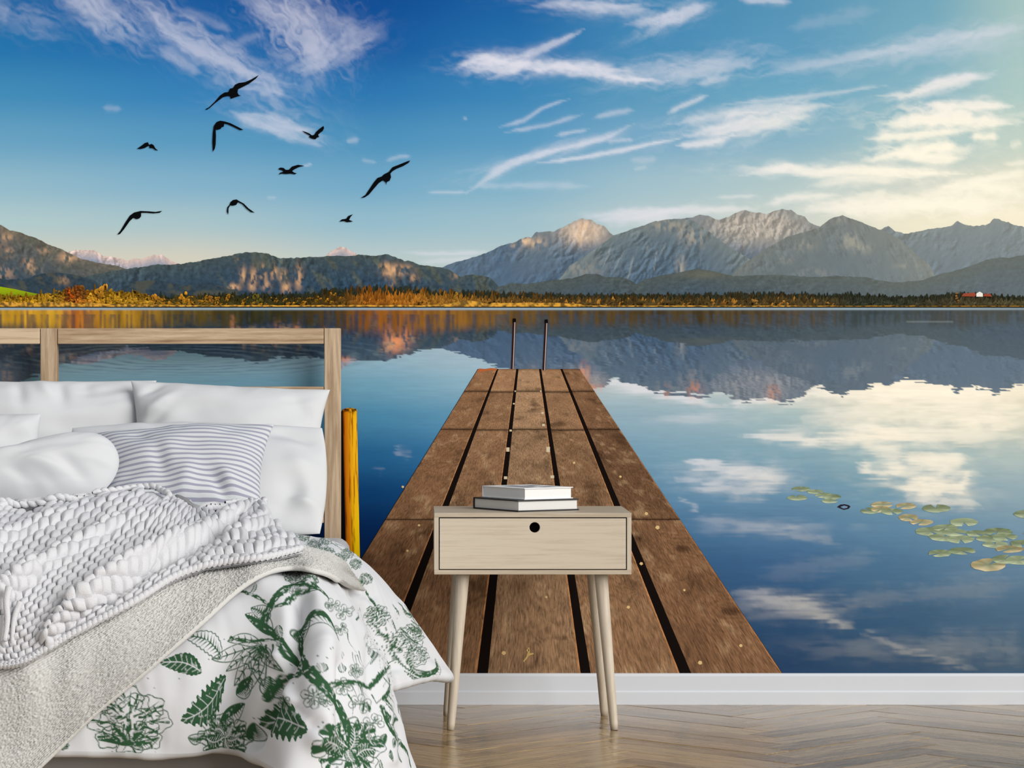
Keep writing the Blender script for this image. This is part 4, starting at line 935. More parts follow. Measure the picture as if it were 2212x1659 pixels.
pillow('plump white rounded cushion lying in front of the striped cushion', w(-170, 1040, -.72), w(262, 915, -.70), w(252, 1082, -.80), w(-130, 1104, -.80), .095, .75, .012, 8, group='bed cushions', name='cushion', fullness=.45, back=.4,
       folds=((.55, .55, .75, .85, .06, .014), (.70, .5, .85, .85, .05, -.012), (.45, .6, .55, .9, .05, -.010), (.3, .3, .6, .35, .08, .008)))

# duvet ----------------------------------------------------------------
def row(y, cs): return [(x, (y if len(t) == 0 else t[0]), z) for (x, z, *t) in cs]
NET = [
 row(-.62, [(-2.00,.22),(-1.83,.46),(-1.40,.52),(-1.00,.53),(-.70,.53),(-.47,.52),(-.27,.495),(-.165,.452),(-.035,.31),(.085,.137)]),
 row(-.95, [(-2.00,.22),(-1.84,.48),(-1.40,.555),(-1.00,.56),(-.70,.56),(-.46,.55),(-.27,.51),(-.165,.46),(-.075,.315),(-.012,.165)]),
 row(-1.30,[(-2.00,.20),(-1.85,.48),(-1.40,.598),(-1.00,.600),(-.70,.602),(-.47,.59),(-.285,.525),(-.175,.47),(-.12,.32),(-.08,.17)]),
 row(-1.70,[(-2.00,.18),(-1.85,.47),(-1.40,.545),(-1.00,.545),(-.70,.545),(-.46,.54),(-.29,.53),(-.175,.475),(-.10,.32),(-.06,.15)]),
 row(-2.00,[(-2.00,.14),(-1.85,.43),(-1.40,.465),(-1.00,.465),(-.70,.47),(-.46,.48),(-.30,.495),(-.165,.445,-2.03),(-.055,.285,-2.0),(.0,.10,-1.95)]),
 row(-2.13,[(-1.98,.08),(-1.86,.34),(-1.40,.365),(-1.00,.365),(-.70,.37),(-.46,.385),(-.325,.40,-2.14),(-.185,.36,-2.25),(-.06,.21,-2.16),(.006,.06,-2.06)]),
 row(-2.175,[(-1.97,.04),(-1.86,.22),(-1.40,.26),(-1.00,.26),(-.70,.26),(-.47,.27),(-.352,.285,-2.15),(-.215,.24,-2.36),(-.085,.13,-2.26),(.006,.03,-2.12)]),
 row(-2.18,[(-1.96,.02),(-1.86,.12),(-1.40,.152),(-1.00,.152),(-.70,.154),(-.48,.150),(-.368,.155,-2.15),(-.245,.135,-2.40),(-.105,.035,-2.31),(-.002,.012,-2.16)])]
NET = np.array(NET, float)
tc_ = np.concatenate([np.linspace(0, 3, 170)[:-1], np.linspace(3, 9, 640)])
tr_ = np.concatenate([np.linspace(0, 3.2, 130)[:-1], np.linspace(3.2, 7, 330)])
D0 = surf(NET, tr_, tc_)
def px_ridge(D, pts, wpx, h):
    """raise or sink the cloth along a crease traced where it shows"""
    X, Y = proj(D0); d = np.full(X.shape, 1e9)
    for (x0, y0), (x1, y1) in zip(pts[:-1], pts[1:]):
        dx, dy = x1 - x0, y1 - y0; t = np.clip(((X - x0) * dx + (Y - y0) * dy) / (dx * dx + dy * dy), 0, 1)
        d = np.minimum(d, np.hypot(X - x0 - dx * t, Y - y0 - dy * t))
    return D + h * np.exp(-(d / wpx) ** 2)
ND0 = normals(D0)
hgt = np.zeros(D0.shape[:2])
for pts, wpx, h in ([[(665, 1270), (690, 1330), (705, 1400), (700, 1500), (690, 1600)], 26, .026], [[(600, 1420), (620, 1500), (660, 1560)], 14, .014], [[(640, 1530), (680, 1580), (720, 1640)], 12, -.012], [[(650, 1300), (640, 1380), (600, 1480), (552, 1600)], 18, -.034], [[(560, 1250), (600, 1300), (640, 1350)], 26, .010],
                    [[(690, 1400), (672, 1480), (690, 1600)], 20, .012], [[(735, 1440), (730, 1540), (760, 1659)], 16, -.012], [[(820, 1420), (840, 1520), (850, 1640)], 14, .010], [[(800, 1380), (800, 1480), (815, 1600)], 12, -.010],
                    [[(790, 1300), (850, 1380), (905, 1440), (955, 1468)], 16, .012], [[(770, 1280), (820, 1370), (858, 1440)], 12, -.014], [[(430, 1400), (420, 1500), (400, 1600)], 40, .007], [[(300, 1500), (330, 1600)], 30, -.006],
                    [[(700, 1180), (780, 1240), (850, 1320)], 16, .010], [[(740, 1240), (800, 1290)], 12, -.010], [[(520, 1480), (500, 1560), (470, 1620)], 26, -.007]):
    hgt = px_ridge(hgt, pts, wpx, h)
ss = D0[..., 0] * 5 + D0[..., 1] * 2; tt = D0[..., 2] * 4 - D0[..., 1] * 2.5
hgt += .026 * (fbm(ss, tt, 3, 3) - .5) + .016 * (fbm(ss * 2.6 + 4, tt * 1.4, 3, 5) - .5)
DV = D0 + ND0 * hgt[..., None]
DV[..., 2] = np.maximum(DV[..., 2], .004)
DN = normals(DV)
DX, DY = proj(DV)
facing = (DN * (np.array([0, -CAM_D, CAM_H]) - DV)).sum(-1) > 0
# cloth coordinates in metres, measured along the sheet
cu = np.concatenate([np.zeros((DV.shape[0], 1)), np.cumsum(np.linalg.norm(np.diff(D0, axis=1), axis=2), axis=1)], 1); cu = np.broadcast_to(cu[150:160].mean(0), cu.shape)
cv = np.concatenate([np.zeros((1, DV.shape[1])), np.cumsum(np.linalg.norm(np.diff(D0, axis=0), axis=2), axis=0)], 0); cv = np.broadcast_to(cv[:, 280:330].mean(1)[:, None], cv.shape)
SUB = (slice(None, None, 3), slice(None, None, 3))
_fx, _fy = np.where(facing, DX, 1e9), np.where(facing, DY, 1e9)
_ru, _rv = np.meshgrid(np.arange(DV.shape[0]), np.arange(DV.shape[1]), indexing='ij')
_sx, _sy = _fx[SUB].ravel().astype(np.float32), _fy[SUB].ravel().astype(np.float32); _si, _sj = _ru[SUB].ravel(), _rv[SUB].ravel()
def to_idx(px, py):
    d = (_sx - px) ** 2 + (_sy - py) ** 2; k = int(np.argmin(d)); return _si[k], _sj[k], float(d[k]) ** .5

# green toile print on the duvet, drawn in cloth coordinates
ink = np.zeros(DV.shape[:2]); CUx = cu[0]; CVy = cv[:, 0]
def Z(pts): return [(x * .45208, 1060 + y * .45208) for x, y in pts]
def uvp(pts):
    out = []
    for x, y in pts:
        i, j, d = to_idx(x, y); i = min(max(i, 2), DX.shape[0] - 3); j = min(max(j, 2), DX.shape[1] - 3)
        a, b, c, e = (DX[i, j + 2] - DX[i, j - 2]) / 4, (DX[i + 2, j] - DX[i - 2, j]) / 4, (DY[i, j + 2] - DY[i, j - 2]) / 4, (DY[i + 2, j] - DY[i - 2, j]) / 4
        det = a * e - b * c; rx, ry = x - DX[i, j], y - DY[i, j]
        dj, di = ((rx * e - b * ry) / det, (a * ry - c * rx) / det) if abs(det) > 1e-3 and d < 12 else (0, 0)
        dj, di = float(np.clip(dj, -3, 3)), float(np.clip(di, -3, 3))
        out.append((np.interp(j + dj, np.arange(len(CUx)), CUx), np.interp(i + di, np.arange(len(CVy)), CVy)))
    return np.array(out)
def sub(p, pad):
    j0, j1 = np.searchsorted(CUx, [p[:, 0].min() - pad, p[:, 0].max() + pad]); i0, i1 = np.searchsorted(CVy, [p[:, 1].min() - pad, p[:, 1].max() + pad])
    return slice(i0, max(i1, i0 + 1)), slice(j0, max(j1, j0 + 1))
def paint(sl, m, val):
    if val: ink[sl] = np.maximum(ink[sl], m)
    else: ink[sl] = ink[sl] * (1 - m)
def stroke_uv(p, wm, val=1, taper=False, rough=0.0):
    sl = sub(p, wm + .004); X, Y = np.meshgrid(CUx[sl[1]], CVy[sl[0]]); d = np.full(X.shape, 9.0); n = len(p) - 1
    wob = rough * (fbm(X * 160, Y * 160, 2, 3) - .5)
    for k in range(n):
        a, b = p[k], p[k + 1]; e = b - a; t = np.clip(((X - a[0]) * e[0] + (Y - a[1]) * e[1]) / (e @ e + 1e-12), 0, 1)
        g = (k + t) / n; ww = wm * ((1 - g) if taper else 1)
        d = np.minimum(d, np.hypot(X - a[0] - e[0] * t, Y - a[1] - e[1] * t) - ww)
    paint(sl, np.clip(.5 - (d + wob) / .0016, 0, 1), val)
def poly_uv(p, val=1):
    sl = sub(p, .002); X, Y = np.meshgrid(CUx[sl[1]], CVy[sl[0]]); c = np.zeros(X.shape, bool)
    for k in range(len(p)):
        (x0, y0), (x1, y1) = p[k], p[(k + 1) % len(p)]
        if y0 == y1: continue
        c ^= ((y0 > Y) != (y1 > Y)) & (X < (x1 - x0) * (Y - y0) / (y1 - y0) + x0)
    paint(sl, c.astype(float), val)
def smooth(pts, n=6):
    P = np.array(pts, float); return catmull(P, np.linspace(0, len(P) - 1, (len(P) - 1) * n + 1))
def branch(pts, wz, rough=.004):
    p = uvp(smooth(Z(pts), 4)); stroke_uv(p, wz * .58 * .00095 / 2, 1, False, rough)
    for k in range(1, len(p) - 1, 3):     # bark flecks left white
        o_ = (random.random() - .5) * wz * .0003; stroke_uv(np.array([p[k] + o_, p[k + 1] + o_]), .0009, 0)
def leaf(p0, p1, wz, style, bend=.15, serr=0.0, ribs=9):
    a, b = uvp(Z([p0]))[0], uvp(Z([p1]))[0]; e = b - a; L = np.hypot(*e) + 1e-9; u_ = e / L; v_ = np.array([-u_[1], u_[0]]); hw = wz * .45 * .00095 / 2
    t = np.linspace(0, 1, 40); mid = a + np.outer(t, e) + np.outer(np.sin(np.pi * t) * bend * L, v_)
    pr = np.sin(np.pi * t ** .85) ** .8 * hw * (1 + serr * np.where(np.arange(40) % 4 < 2, 1, -1))
    out = np.concatenate([mid + np.outer(pr, v_), (mid - np.outer(pr, v_))[::-1]])
    if style == 'solid':
        poly_uv(out); stroke_uv(mid[2:-4], .0009, 0)
        for k in range(5, 36, 5):
            for sg in (1, -1): stroke_uv(np.array([mid[k], mid[min(k + 4, 39)] + sg * v_ * pr[k] * .75]), .0005, 0)
    elif style == 'half':
        poly_uv(np.concatenate([mid, (mid - np.outer(pr, v_))[::-1]])); stroke_uv(np.concatenate([out, out[:1]]), .0010)
        for k in range(4, 36, 3): stroke_uv(np.array([mid[k], mid[min(k + 3, 39)] + v_ * pr[k] * .8]), .0012, 1, True)
    else:
        stroke_uv(np.concatenate([out, out[:1]]), .0011); stroke_uv(mid, .0013)
        for k in range(4, 37, max(2, 36 // ribs)):
            for sg in (1, -1): stroke_uv(np.array([mid[k], mid[min(k + 3, 39)] + sg * v_ * pr[k] * .85]), .0021, 1, True)
def petal(c, ang, L, wz, fill=False):
    p1 = (c[0] + L * math.cos(ang), c[1] + L * math.sin(ang)); leaf(c, p1, wz, 'solid' if fill else 'open', random.uniform(-.1, .1), 0, 5)
def scallop(c, r, n, squash=1.0, wz=2.5, a0=0, a1=6.28):
    pts = []
    for k in range(n * 8 + 1):
        a = a0 + (a1 - a0) * k / (n * 8); rr = r * (1 + .10 * abs(math.sin(n * (a - a0) * math.pi / (a1 - a0))))
        pts.append((c[0] + rr * math.cos(a), c[1] + rr * math.sin(a) * squash))
    stroke_uv(uvp(Z(pts)), wz * .45 * .00095 / 2 + .0002)
def peony(c, r, dark=.5):
    for q, (f, n) in enumerate(((1.0, 8), (.74, 7), (.5, 5), (.28, 4))):
        for k in range(n):      # each petal a ruffled open loop
            a = 2 * math.pi * k / n + q * .5 + random.uniform(-.12, .12); pr = r * f * 2.4 / n * random.uniform(.85, 1.2)
            pc = (c[0] + r * f * .72 * math.cos(a), c[1] - r * .05 * q + r * f * .62 * math.sin(a)); pts = []
            for t in np.linspace(-1.9, 1.9, 15):
                rr = pr * (1 + .14 * math.sin(t * 5 + k)); pts.append((pc[0] + rr * math.cos(a + t), pc[1] + rr * math.sin(a + t) * .85))
            stroke_uv(uvp(Z(pts)), .0009 + .0004 * random.random())
            for h in range(2 + int(2 * dark)):
                t = random.uniform(-.9, .9); p0 = (pc[0] - pr * .5 * math.cos(a), pc[1] - pr * .5 * math.sin(a)); p1 = (pc[0] + pr * .8 * math.cos(a + t), pc[1] + pr * .7 * math.sin(a + t))
                stroke_uv(uvp(Z([p1, p0] if h % 2 else [p0, p1])), r * .45 * .00095 * (.03 + .035 * dark), 1, True)
    if dark > .4:
        for k in range(5): leaf((c[0], c[1]), (c[0] + r * .5 * math.cos(k * 1.3), c[1] + r * .42 * math.sin(k * 1.3)), r * .28, 'solid')
def sprig(c, r, n=5):
    for k in range(n):
        a = 2 * math.pi * k / n + random.random(); q = (c[0] + r * math.cos(a), c[1] + r * .8 * math.sin(a))
        scallop(q, r * .42, 5, 1, 2.4); stroke_uv(uvp(Z([c, q])), .0010)
branch([(1560,500),(1500,452),(1430,442),(1370,465),(1320,505),(1292,545)], 26); branch([(1520,470),(1450,480),(1400,505),(1360,540),(1300,556)], 14)
branch([(1295,545),(1268,600),(1262,650),(1318,690),(1350,740),(1392,800),(1460,855)], 32); branch([(1440,720),(1445,790),(1470,860)], 24)
branch([(1460,855),(1530,915),(1590,985),(1630,1060),(1672,1150)], 34); branch([(1490,850),(1420,880),(1350,905),(1300,950),(1270,1000)], 18)
branch([(1560,940),(1640,915),(1710,920),(1780,950),(1850,1010)], 16); branch([(1830,1040),(1858,1120),(1900,1190),(1945,1250),(1960,1310)], 26)
branch([(1290,548),(1240,515),(1190,492),(1120,468)], 12); branch([(1100,700),(1180,720),(1290,712),(1340,720)], 10)
branch([(1740,440),(1690,420),(1640,380),(1600,350)], 16); branch([(1752,490),(1790,545),(1822,600)], 30); branch([(1850,690),(1880,770),(1920,830),(1990,880),(2050,895)], 16)
for a_ in (((1130,470),(1100,440),34),((1150,470),(1180,430),34),((1120,480),(1070,500),26),((1195,495),(1220,440),26)): leaf(a_[0], a_[1], a_[2], 'solid')
leaf((1080,885),(862,1100),150,'solid',-.1,.16); leaf((965,868),(762,822),92,'solid',.1,.04); leaf((1060,800),(872,690),95,'open',.1,.05,11); leaf((1300,690),(1172,590),80,'half',.1); leaf((1290,610),(1200,560),70,'open',.05,0,8)
leaf((1400,700),(1620,715),70,'half',-.28); leaf((1390,690),(1480,610),60,'open',.1); leaf((1470,1140),(1238,1120),150,'solid',.12,.14); leaf((1540,870),(1520,820),44,'solid',.1); leaf((1640,870),(1628,820),40,'solid',.1); leaf((1790,850),(1735,815),44,'solid',.2)
leaf((1330,640),(1345,700),40,'solid',.1); leaf((990,625),(918,632),34,'solid',.1); leaf((1130,975),(1205,900),80,'half',.1); leaf((1270,980),(1290,890),60,'open',.1); leaf((1050,1110),(1170,1020),80,'half',.1); leaf((1640,800),(1630,770),26,'solid')
c0 = (1255,745)
for ang, L, wd in ((2.9,250,80),(2.55,210,70),(2.2,230,90),(1.9,250,90),(1.55,190,70),(3.3,170,60),(.9,150,60)): petal(c0, ang, L, wd)
for k in range(9): stroke_uv(uvp(Z([(c0[0] + random.uniform(-40, 60), c0[1] + random.uniform(-10, 40)), (c0[0] + random.uniform(-20, 80), c0[1] + random.uniform(30, 120))])), .0022, 1, True)
peony((620,1110), 190, .1); 
for k in range(5):
    a = math.pi * (1.15 + .17 * k); branch([(615,1215),(615 + 90 * math.cos(a), 1215 + 90 * math.sin(a)),(615 + 165 * math.cos(a), 1205 + 165 * math.sin(a) * .8)], 13 - 1.2 * abs(k - 2))
for p1 in ((470,1190),(760,1180),(540,1120),(700,1110)): leaf((615,1215), p1, 40, 'half', .1)
peony((1075,1180), 130, .6); leaf((985,1180),(1080,1170),60,'solid'); leaf((1190,1190),(1215,1110),50,'half'); leaf((900,1180),(980,1160),44,'open')
peony((1665,1230), 165, 1.1); leaf((1640,1270),(1560,1200),70,'solid',.1,.1); leaf((1700,1270),(1790,1240),70,'solid',-.1,.1); leaf((1670,1240),(1690,1130),60,'solid')
for c_, r_ in (((1500,985),46),((1640,935),34),((1720,1020),38),((1785,1110),36),((1640,580),30),((1630,660),24),((1590,545),26),((1410,480),20),((1700,860),26),((1560,1000),26),((1360,1010),22)): sprig(c_, r_, 6)
peony((1800,600), 62, .9); peony((1960,700), 70, .9); peony((1990,790), 60, .5); leaf((1900,700),(1860,780),50,'half'); leaf((1960,850),(2080,800),60,'half'); leaf((1930,860),(2040,900),44,'solid'); leaf((1820,640),(1760,560),50,'solid')
for k in range(46):    # long line-art leaves on the receding folds
    x0 = random.uniform(1660, 1860); y0 = random.uniform(560, 980); 
    stroke_uv(uvp(smooth(Z([(x0, y0), (x0 + random.uniform(0, 30), y0 + 40), (x0 + random.uniform(10, 50), y0 + random.uniform(70, 120))]), 3)), .0010 + .0012 * random.random(), 1, True)
for c_, r_ in (((1400,400),46),((1480,430),40),((1560,300),40),((1500,260),34),((1620,330),36),((1380,240),34),((1450,215),30),((1560,235),30),((1660,300),28),((1700,350),28),((1750,420),30),((1440,330),36),((1340,205),26),((300,1215),26)): peony(c_, r_, .9)
for k in range(30):
    q = (random.uniform(1330, 1760), random.uniform(190, 420)); leaf(q, (q[0] + random.uniform(-60, 60), q[1] + random.uniform(-20, 40)), 28, random.choice(['solid', 'half']))
for k in range(26):    # denser leaves where the quilt falls down the side
    q = (random.uniform(1790, 2030), random.uniform(520, 860)); leaf(q, (q[0] + random.uniform(10, 70), q[1] + random.uniform(20, 70)), random.uniform(26, 46), random.choice(['solid', 'half', 'half']), .1, .08)
for k in range(22):
    q = (random.uniform(1730, 1930), random.uniform(1000, 1290)); leaf(q, (q[0] + random.uniform(-30, 50), q[1] + random.uniform(30, 70)), random.uniform(20, 36), random.choice(['solid', 'half', 'open']), .1, .08, 6)
for k in range(60):    # print specks
    q = (random.uniform(420, 1950), random.uniform(560, 1300)); stroke_uv(uvp(Z([q, (q[0] + 4, q[1] + 3)])), .0008)
# the print goes on over the part of the quilt beyond the picture edge, in metres on the cloth
def uv_leaf(a, b, hw):
    e = b - a; L = np.hypot(*e); u_ = e / L; v_ = np.array([-u_[1], u_[0]]); t = np.linspace(0, 1, 24); mid = a + np.outer(t, e) + np.outer(np.sin(np.pi * t) * .1 * L, v_); pr = np.sin(np.pi * t ** .85) * hw
    poly_uv(np.concatenate([mid + np.outer(pr, v_), (mid - np.outer(pr, v_))[::-1]])); stroke_uv(mid[2:-3], .002, 0)
for gx_ in np.arange(.1, 1.05, .27):
    for gy_ in np.arange(.1, CVy[-1] - .05, .3):
        q0 = np.array([gx_ + random.uniform(-.05, .05), gy_ + random.uniform(-.05, .05)]); a = random.uniform(0, 6.28)
        pts_ = q0 + np.stack([np.linspace(-.12, .12, 12) * math.cos(a), np.linspace(-.12, .12, 12) * math.sin(a)], -1) + .025 * np.sin(np.linspace(0, 5, 12))[:, None]
        stroke_uv(pts_, .007, 1, False, .006)
        for k in range(6):
            b0 = pts_[1 + 2 * k if 1 + 2 * k < 12 else 11]; al = a + (1 if k % 2 else -1) * random.uniform(.6, 1.2); uv_leaf(b0, b0 + .09 * np.array([math.cos(al), math.sin(al)]), .017)
ink *= np.clip(1.25 - .7 * sstep(.62, .8, fbm(cu * 170, cv * 170, 2, 6)), 0, 1)
dcol = lin((209, 210, 213))[None, None, :] * (1 - ink[..., None]) + lin((46, 82, 54))[None, None, :] * ink[..., None]
# hem rolled under so that the quilt reads as thick
und = DV - DN * .030; und[..., 2] = np.maximum(und[..., 2], .002)
nr_, nc_ = DV.shape[:2]
Vv = [DV.reshape(-1, 3)]; Qq = [gquads(nr_, nc_)]; Cc = [dcol.reshape(-1, 3)]
def rim(idx, flip):
    """rounded thickness along one edge"""
    p = DV[idx]; q = und[idx]; nn = DN[idx]; m = len(p); out = [p]
    inner = {'bottom': DV[-6, :] - DV[-1, :], 'right': DV[:, -6] - DV[:, -1], 'top': DV[6, :] - DV[0, :]}[flip]
    inner = inner / (np.linalg.norm(inner, axis=1)[:, None] + 1e-9)
    base = sum(len(v) for v in Vv); rows_ = []
    for a in np.linspace(0, np.pi, 7): rows_.append((p + q) / 2 + (p - q) / 2 * math.cos(a) - inner * .013 * math.sin(a))
    rows_.append(q + inner * .06)
    R = np.stack(rows_); R[..., 2] = np.maximum(R[..., 2], .002)
    Vv.append(R.reshape(-1, 3)); Cc.append(np.tile(lin((209, 210, 213)), (R.shape[0] * m, 1)))
    Qq.append(gquads(R.shape[0], m, flip == 'top' or flip == 'right', base))
rim((-1, slice(None)), 'bottom'); rim((slice(None), -1), 'right'); rim((0, slice(None)), 'top')
duvet = mesh_np('duvet', np.concatenate(Vv), np.concatenate(Qq), M_DUVET, None, col=np.concatenate(Cc))
tag(duvet, 'white duvet with green botanical toile print hanging over the bed end', 'duvet')

# cloths lying on the duvet ------------------------------------------------
def lay(target, off, fall=-2.20, far_y=-1.30, edge_tol=7.0):
    """points on the cloth below that appear at the wanted places once lifted by off"""
    out = np.zeros(target.shape[:-1] + (3,)); n0, n1 = target.shape[:2]
    for i in range(n0):
        for j in range(n1):
            tx, ty = target[i, j]; o_ = off[i, j] if np.ndim(off) else off; q = np.array([tx, ty], float)
            for it in range(4):
                a, b, d = to_idx(*q); P = DV[a, b] + DN[a, b] * o_; x, y = proj(P)
                q = q + np.array([tx - x, ty - y]) * .9
            if np.hypot(tx - x, ty - y) > edge_tol:
                yy = P[1] if ty < 1300 else min(fall, P[1]); P = np.array(W(tx, ty, yy))
            out[i, j] = P
    return out
def relax(P, n=2, keep=True):
    for _ in range(n):
        Q = P.copy(); Q[1:-1, 1:-1] = .5 * P[1:-1, 1:-1] + .125 * (P[:-2, 1:-1] + P[2:, 1:-1] + P[1:-1, :-2] + P[1:-1, 2:])
        Q[0, 1:-1] = .5 * P[0, 1:-1] + .25 * (P[0, :-2] + P[0, 2:]); Q[-1, 1:-1] = .5 * P[-1, 1:-1] + .25 * (P[-1, :-2] + P[-1, 2:]); Q[1:-1, 0] = .5 * P[1:-1, 0] + .25 * (P[:-2, 0] + P[2:, 0]); Q[1:-1, -1] = .5 * P[1:-1, -1] + .25 * (P[:-2, -1] + P[2:, -1])
        P = Q
    return P
hem = smooth([(787,1277),(752,1268),(700,1236),(630,1227),(565,1238),(500,1288),(400,1376),(300,1462),(200,1548),(110,1632),(30,1705),(-60,1760),(-200,1800)], 4)
upp = smooth([(742,1214),(712,1198),(670,1186),(620,1178),(560,1172),(480,1176),(400,1196),(300,1240),(200,1285),(100,1330),(0,1370),(-100,1390),(-230,1400)], 4)
tq = np.linspace(0, 1, 12)[:, None, None]
tgt = hem[None] * (1 - tq) + upp[None] * tq
CB = relax(lay(tgt, .016), 3)
ra, ca_ = np.linspace(0, 11, 200), np.linspace(0, CB.shape[1] - 1, 560)
BS = surf(CB, ra, ca_); BN = normals(BS)
if BN[60:, :].mean((0, 1))[1] > 0: BN = -BN
uu = np.broadcast_to(ca_[None, :] * 14, BS.shape[:2]); vv2 = np.broadcast_to(ra[:, None] * 16, BS.shape[:2])
bump = .0085 * (fbm(uu * .85, vv2 * 1.8, 3, 4, .55) - .5) + .0022 * np.sin(vv2 * 2.1 + 3 * fbm(uu / 6, vv2 / 3, 2, 2))
top = BS + BN * (bump + .004)[..., None]
rows_ = [top[0] * 0 + (BS[0] + BN[0] * .006 * math.cos(a)) - (BS[8] - BS[0]) / (np.linalg.norm(BS[8] - BS[0], axis=1)[:, None] + 1e-9) * .008 * math.sin(a) for a in np.linspace(np.pi, .25, 6)]
full = np.concatenate([np.stack(rows_), top])
bl = mesh_np('blanket', full, gquads(*full.shape[:2]), M_BLANKET)
tag(bl, 'grey textured woven blanket draped diagonally under the chunky throw', 'blanket')

# chunky basket-weave throw
far_e = smooth([(568,1082),(520,1092),(450,1090),(400,1078),(330,1064),(230,1068),(120,1076),(0,1086),(-100,1096),(-220,1110)], 4)
near_e = smooth([(655,1190),(575,1208),(480,1222),(388,1244),(300,1298),(210,1345),(120,1392),(48,1436),(-20,1440),(-120,1446)], 4)
tq = np.linspace(0, 1, 22)[:, None, None]
sh = np.sin(np.pi * np.linspace(0, 1, 22))[:, None, None]
tgt = far_e[None] * (1 - tq) + near_e[None] * tq
tgt[:, :, 0] += sh[..., 0] * 14 * np.linspace(1, 0, tgt.shape[1])[None, :] * np.linspace(-1, 1, 22)[:, None]
CT = relax(lay(tgt, .034), 4)
nI, nJ = 26, 36                                    # stitches down and across
TR_, TC_ = np.linspace(0, 21, 260), np.linspace(0, CT.shape[1] - 1, 320)
TS = surf(CT, TR_, TC_)
px_, py_ = proj(TS); TN = normals(TS)
if TN.mean((0, 1))[2] < 0: TN = -TN
fold = np.zeros(TS.shape[:2])
for pts, wp, h in (([(430,1084),(330,1118),(240,1150),(150,1200),(60,1250),(-40,1320)], 15, .042), ([(548,1086),(470,1140),(380,1180),(280,1230),(180,1300),(100,1380)], 14, .038), ([(400,1092),(300,1130),(200,1178),(90,1240)], 12, -.022),
                   ([(510,1130),(420,1180),(330,1225),(230,1300)], 12, -.026), ([(330,1066),(200,1095),(80,1140),(-40,1190)], 14, .030), ([(560,1090),(560,1130),(500,1160)], 14, .020), ([(600,1170),(520,1190),(440,1215)], 12, .010), ([(520,1120),(400,1160),(300,1190)], 9, -.012)):
    d = np.full(px_.shape, 1e9)
    for (x0, y0), (x1, y1) in zip(pts[:-1], pts[1:]):
        dx, dy = x1 - x0, y1 - y0; t = np.clip(((px_ - x0) * dx + (py_ - y0) * dy) / (dx * dx + dy * dy), 0, 1); d = np.minimum(d, np.hypot(px_ - x0 - dx * t, py_ - y0 - dy * t))
    fold += h * np.exp(-(d / wp) ** 2)
fold *= (.3 + .7 * sstep(0, .3, np.linspace(0, 1, fold.shape[0])))[:, None]
TS = TS + TN * fold[..., None]; TN = normals(TS)
if TN.mean((0, 1))[2] < 0: TN = -TN
throw = empty('throw', tuple(TS[130, 160])); tag(throw, 'chunky white basket-weave throw heaped across the bed', 'throw')
bk = TS - TN * .007
drop = [bk[0] + np.array([0, .012 * k, -.022 * k]) for k in range(5, 0, -1)]     # the far hem folds down behind the heap
bk = np.concatenate([np.stack(drop), bk]); mesh_np('throw_backing', bk, gquads(*bk.shape[:2]), M_THROW, throw)
def samp(A, r, c):
    r = np.clip(r, 0, A.shape[0] - 1.001); c = np.clip(c, 0, A.shape[1] - 1.001); i = r.astype(int); j = c.astype(int); fr_ = (r - i)[..., None]; fc = (c - j)[..., None]
    return (A[i, j] * (1 - fc) + A[i, j + 1] * fc) * (1 - fr_) + (A[i + 1, j] * (1 - fc) + A[i + 1, j + 1] * fc) * fr_
la, lb = 9, 7
aa, bb_ = np.meshgrid(np.linspace(-1, 1, la), np.linspace(-1, 1, lb), indexing='ij')
prof_ = np.maximum(1 - np.abs(aa) ** 4.0, 0) ** .6 * np.maximum(1 - np.abs(bb_) ** 2.6, 0) ** .55
VV, QQ = [], []; cnt = 0; gq = gquads(la, lb)
H_col = np.maximum(proj(TS)[1][-1] - proj(TS)[1][0], 10.0)
ROWPX, nJ = 14.0, 40
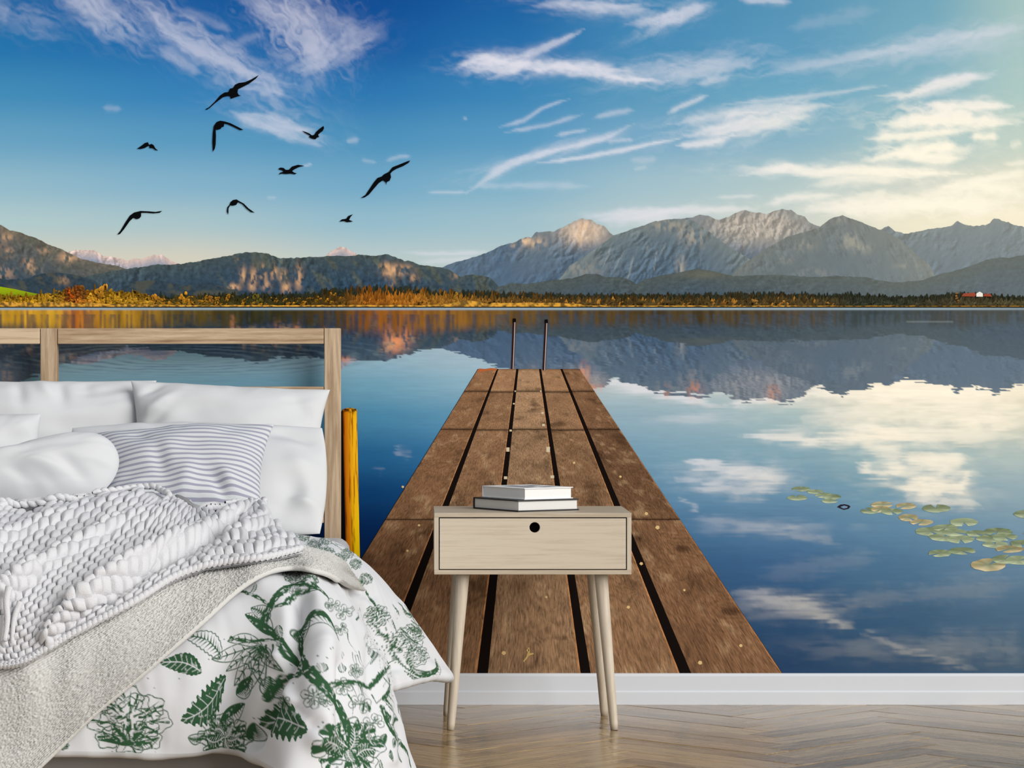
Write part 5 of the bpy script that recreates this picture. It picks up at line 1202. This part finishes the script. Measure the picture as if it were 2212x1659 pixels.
for i in range(34):
    for j in range(-1, nJ + 1):
        jc = j + .5 + (.5 if i % 2 else 0) + random.uniform(-.06, .06)
        if not 0 < jc < nJ: continue
        tilt = random.uniform(-.10, .16)
        cc_ = jc + aa * .53; c_ = np.clip(cc_ / nJ * 319, 0, 318.9)
        h_ = np.interp(c_, np.arange(320), H_col)
        lev = (i + .5 + random.uniform(-.06, .06) + bb_ * .56 + aa * tilt) * ROWPX * (1 - .006 * i)
        q_ = 1 - lev / h_
        if q_.min() < -.02: continue
        r_ = np.clip(q_, 0, 1) * 259
        H = .0125 * random.uniform(.75, 1.25)
        P = samp(TS, r_, c_) + samp(TN, r_, c_) * (prof_ * H - .004)[..., None]
        VV.append(P.reshape(-1, 3)); QQ.append(gq[:, ::-1] + cnt); cnt += la * lb
st = mesh_np('woven_strands', np.concatenate(VV), np.concatenate(QQ), M_THROW, throw); st['kind'] = 'stuff'; st['label'] = 'thick interlaced white cotton strands'
# whipped edge cord along the near hem and the far hem
def edge_cord(r_fix, n, rad):
    V_, Q_ = [], []; base = 0
    for k in range(n):
        c0_, c1_ = (k - .1) / n * 319, (k + 1.3) / n * 319
        t = np.linspace(0, 1, 7); c_ = np.clip(c0_ + (c1_ - c0_) * t, 0, 318.9)
        p = samp(TS, np.full(7, float(r_fix)), c_); nn = samp(TN, np.full(7, float(r_fix)), c_)
        side = samp(TS, np.full(7, float(r_fix)) + (-6 if r_fix > 100 else 6), c_) - p; side /= np.linalg.norm(side, axis=1)[:, None]
        path = p + nn * .002 - side * np.linspace(-1, 1, 7)[:, None] * rad * .9 + nn * (np.sin(np.pi * t) * rad * .7)[:, None]
        v, q, tr3 = tube_np(path, rad * np.sin(np.pi * (.12 + .76 * t)), 8, False)
        V_.append(v); Q_.append(q + base); base += len(v)
    o = mesh_np('edge_cord', np.concatenate(V_), np.concatenate(Q_), M_THROW, throw); return o
edge_cord(258, 74, .0075); edge_cord(1, 60, .008)
for (pts, rd) in (([(20,1268),(14,1300),(16,1340),(10,1385)], .008), ([(44,1300),(30,1340),(26,1390)], .007), ([(60,1400),(50,1425),(44,1444)], .008), ([(2,1330),(4,1375),(0,1412)], .007)):
    p_ = [W(x, y, -2.155 - .012 * k) for k, (x, y) in enumerate(pts)]
    tube_obj('tassel', smooth(p_, 6), np.linspace(rd, rd * .6, (len(p_) - 1) * 6 + 1), M_THROW, throw, 10)
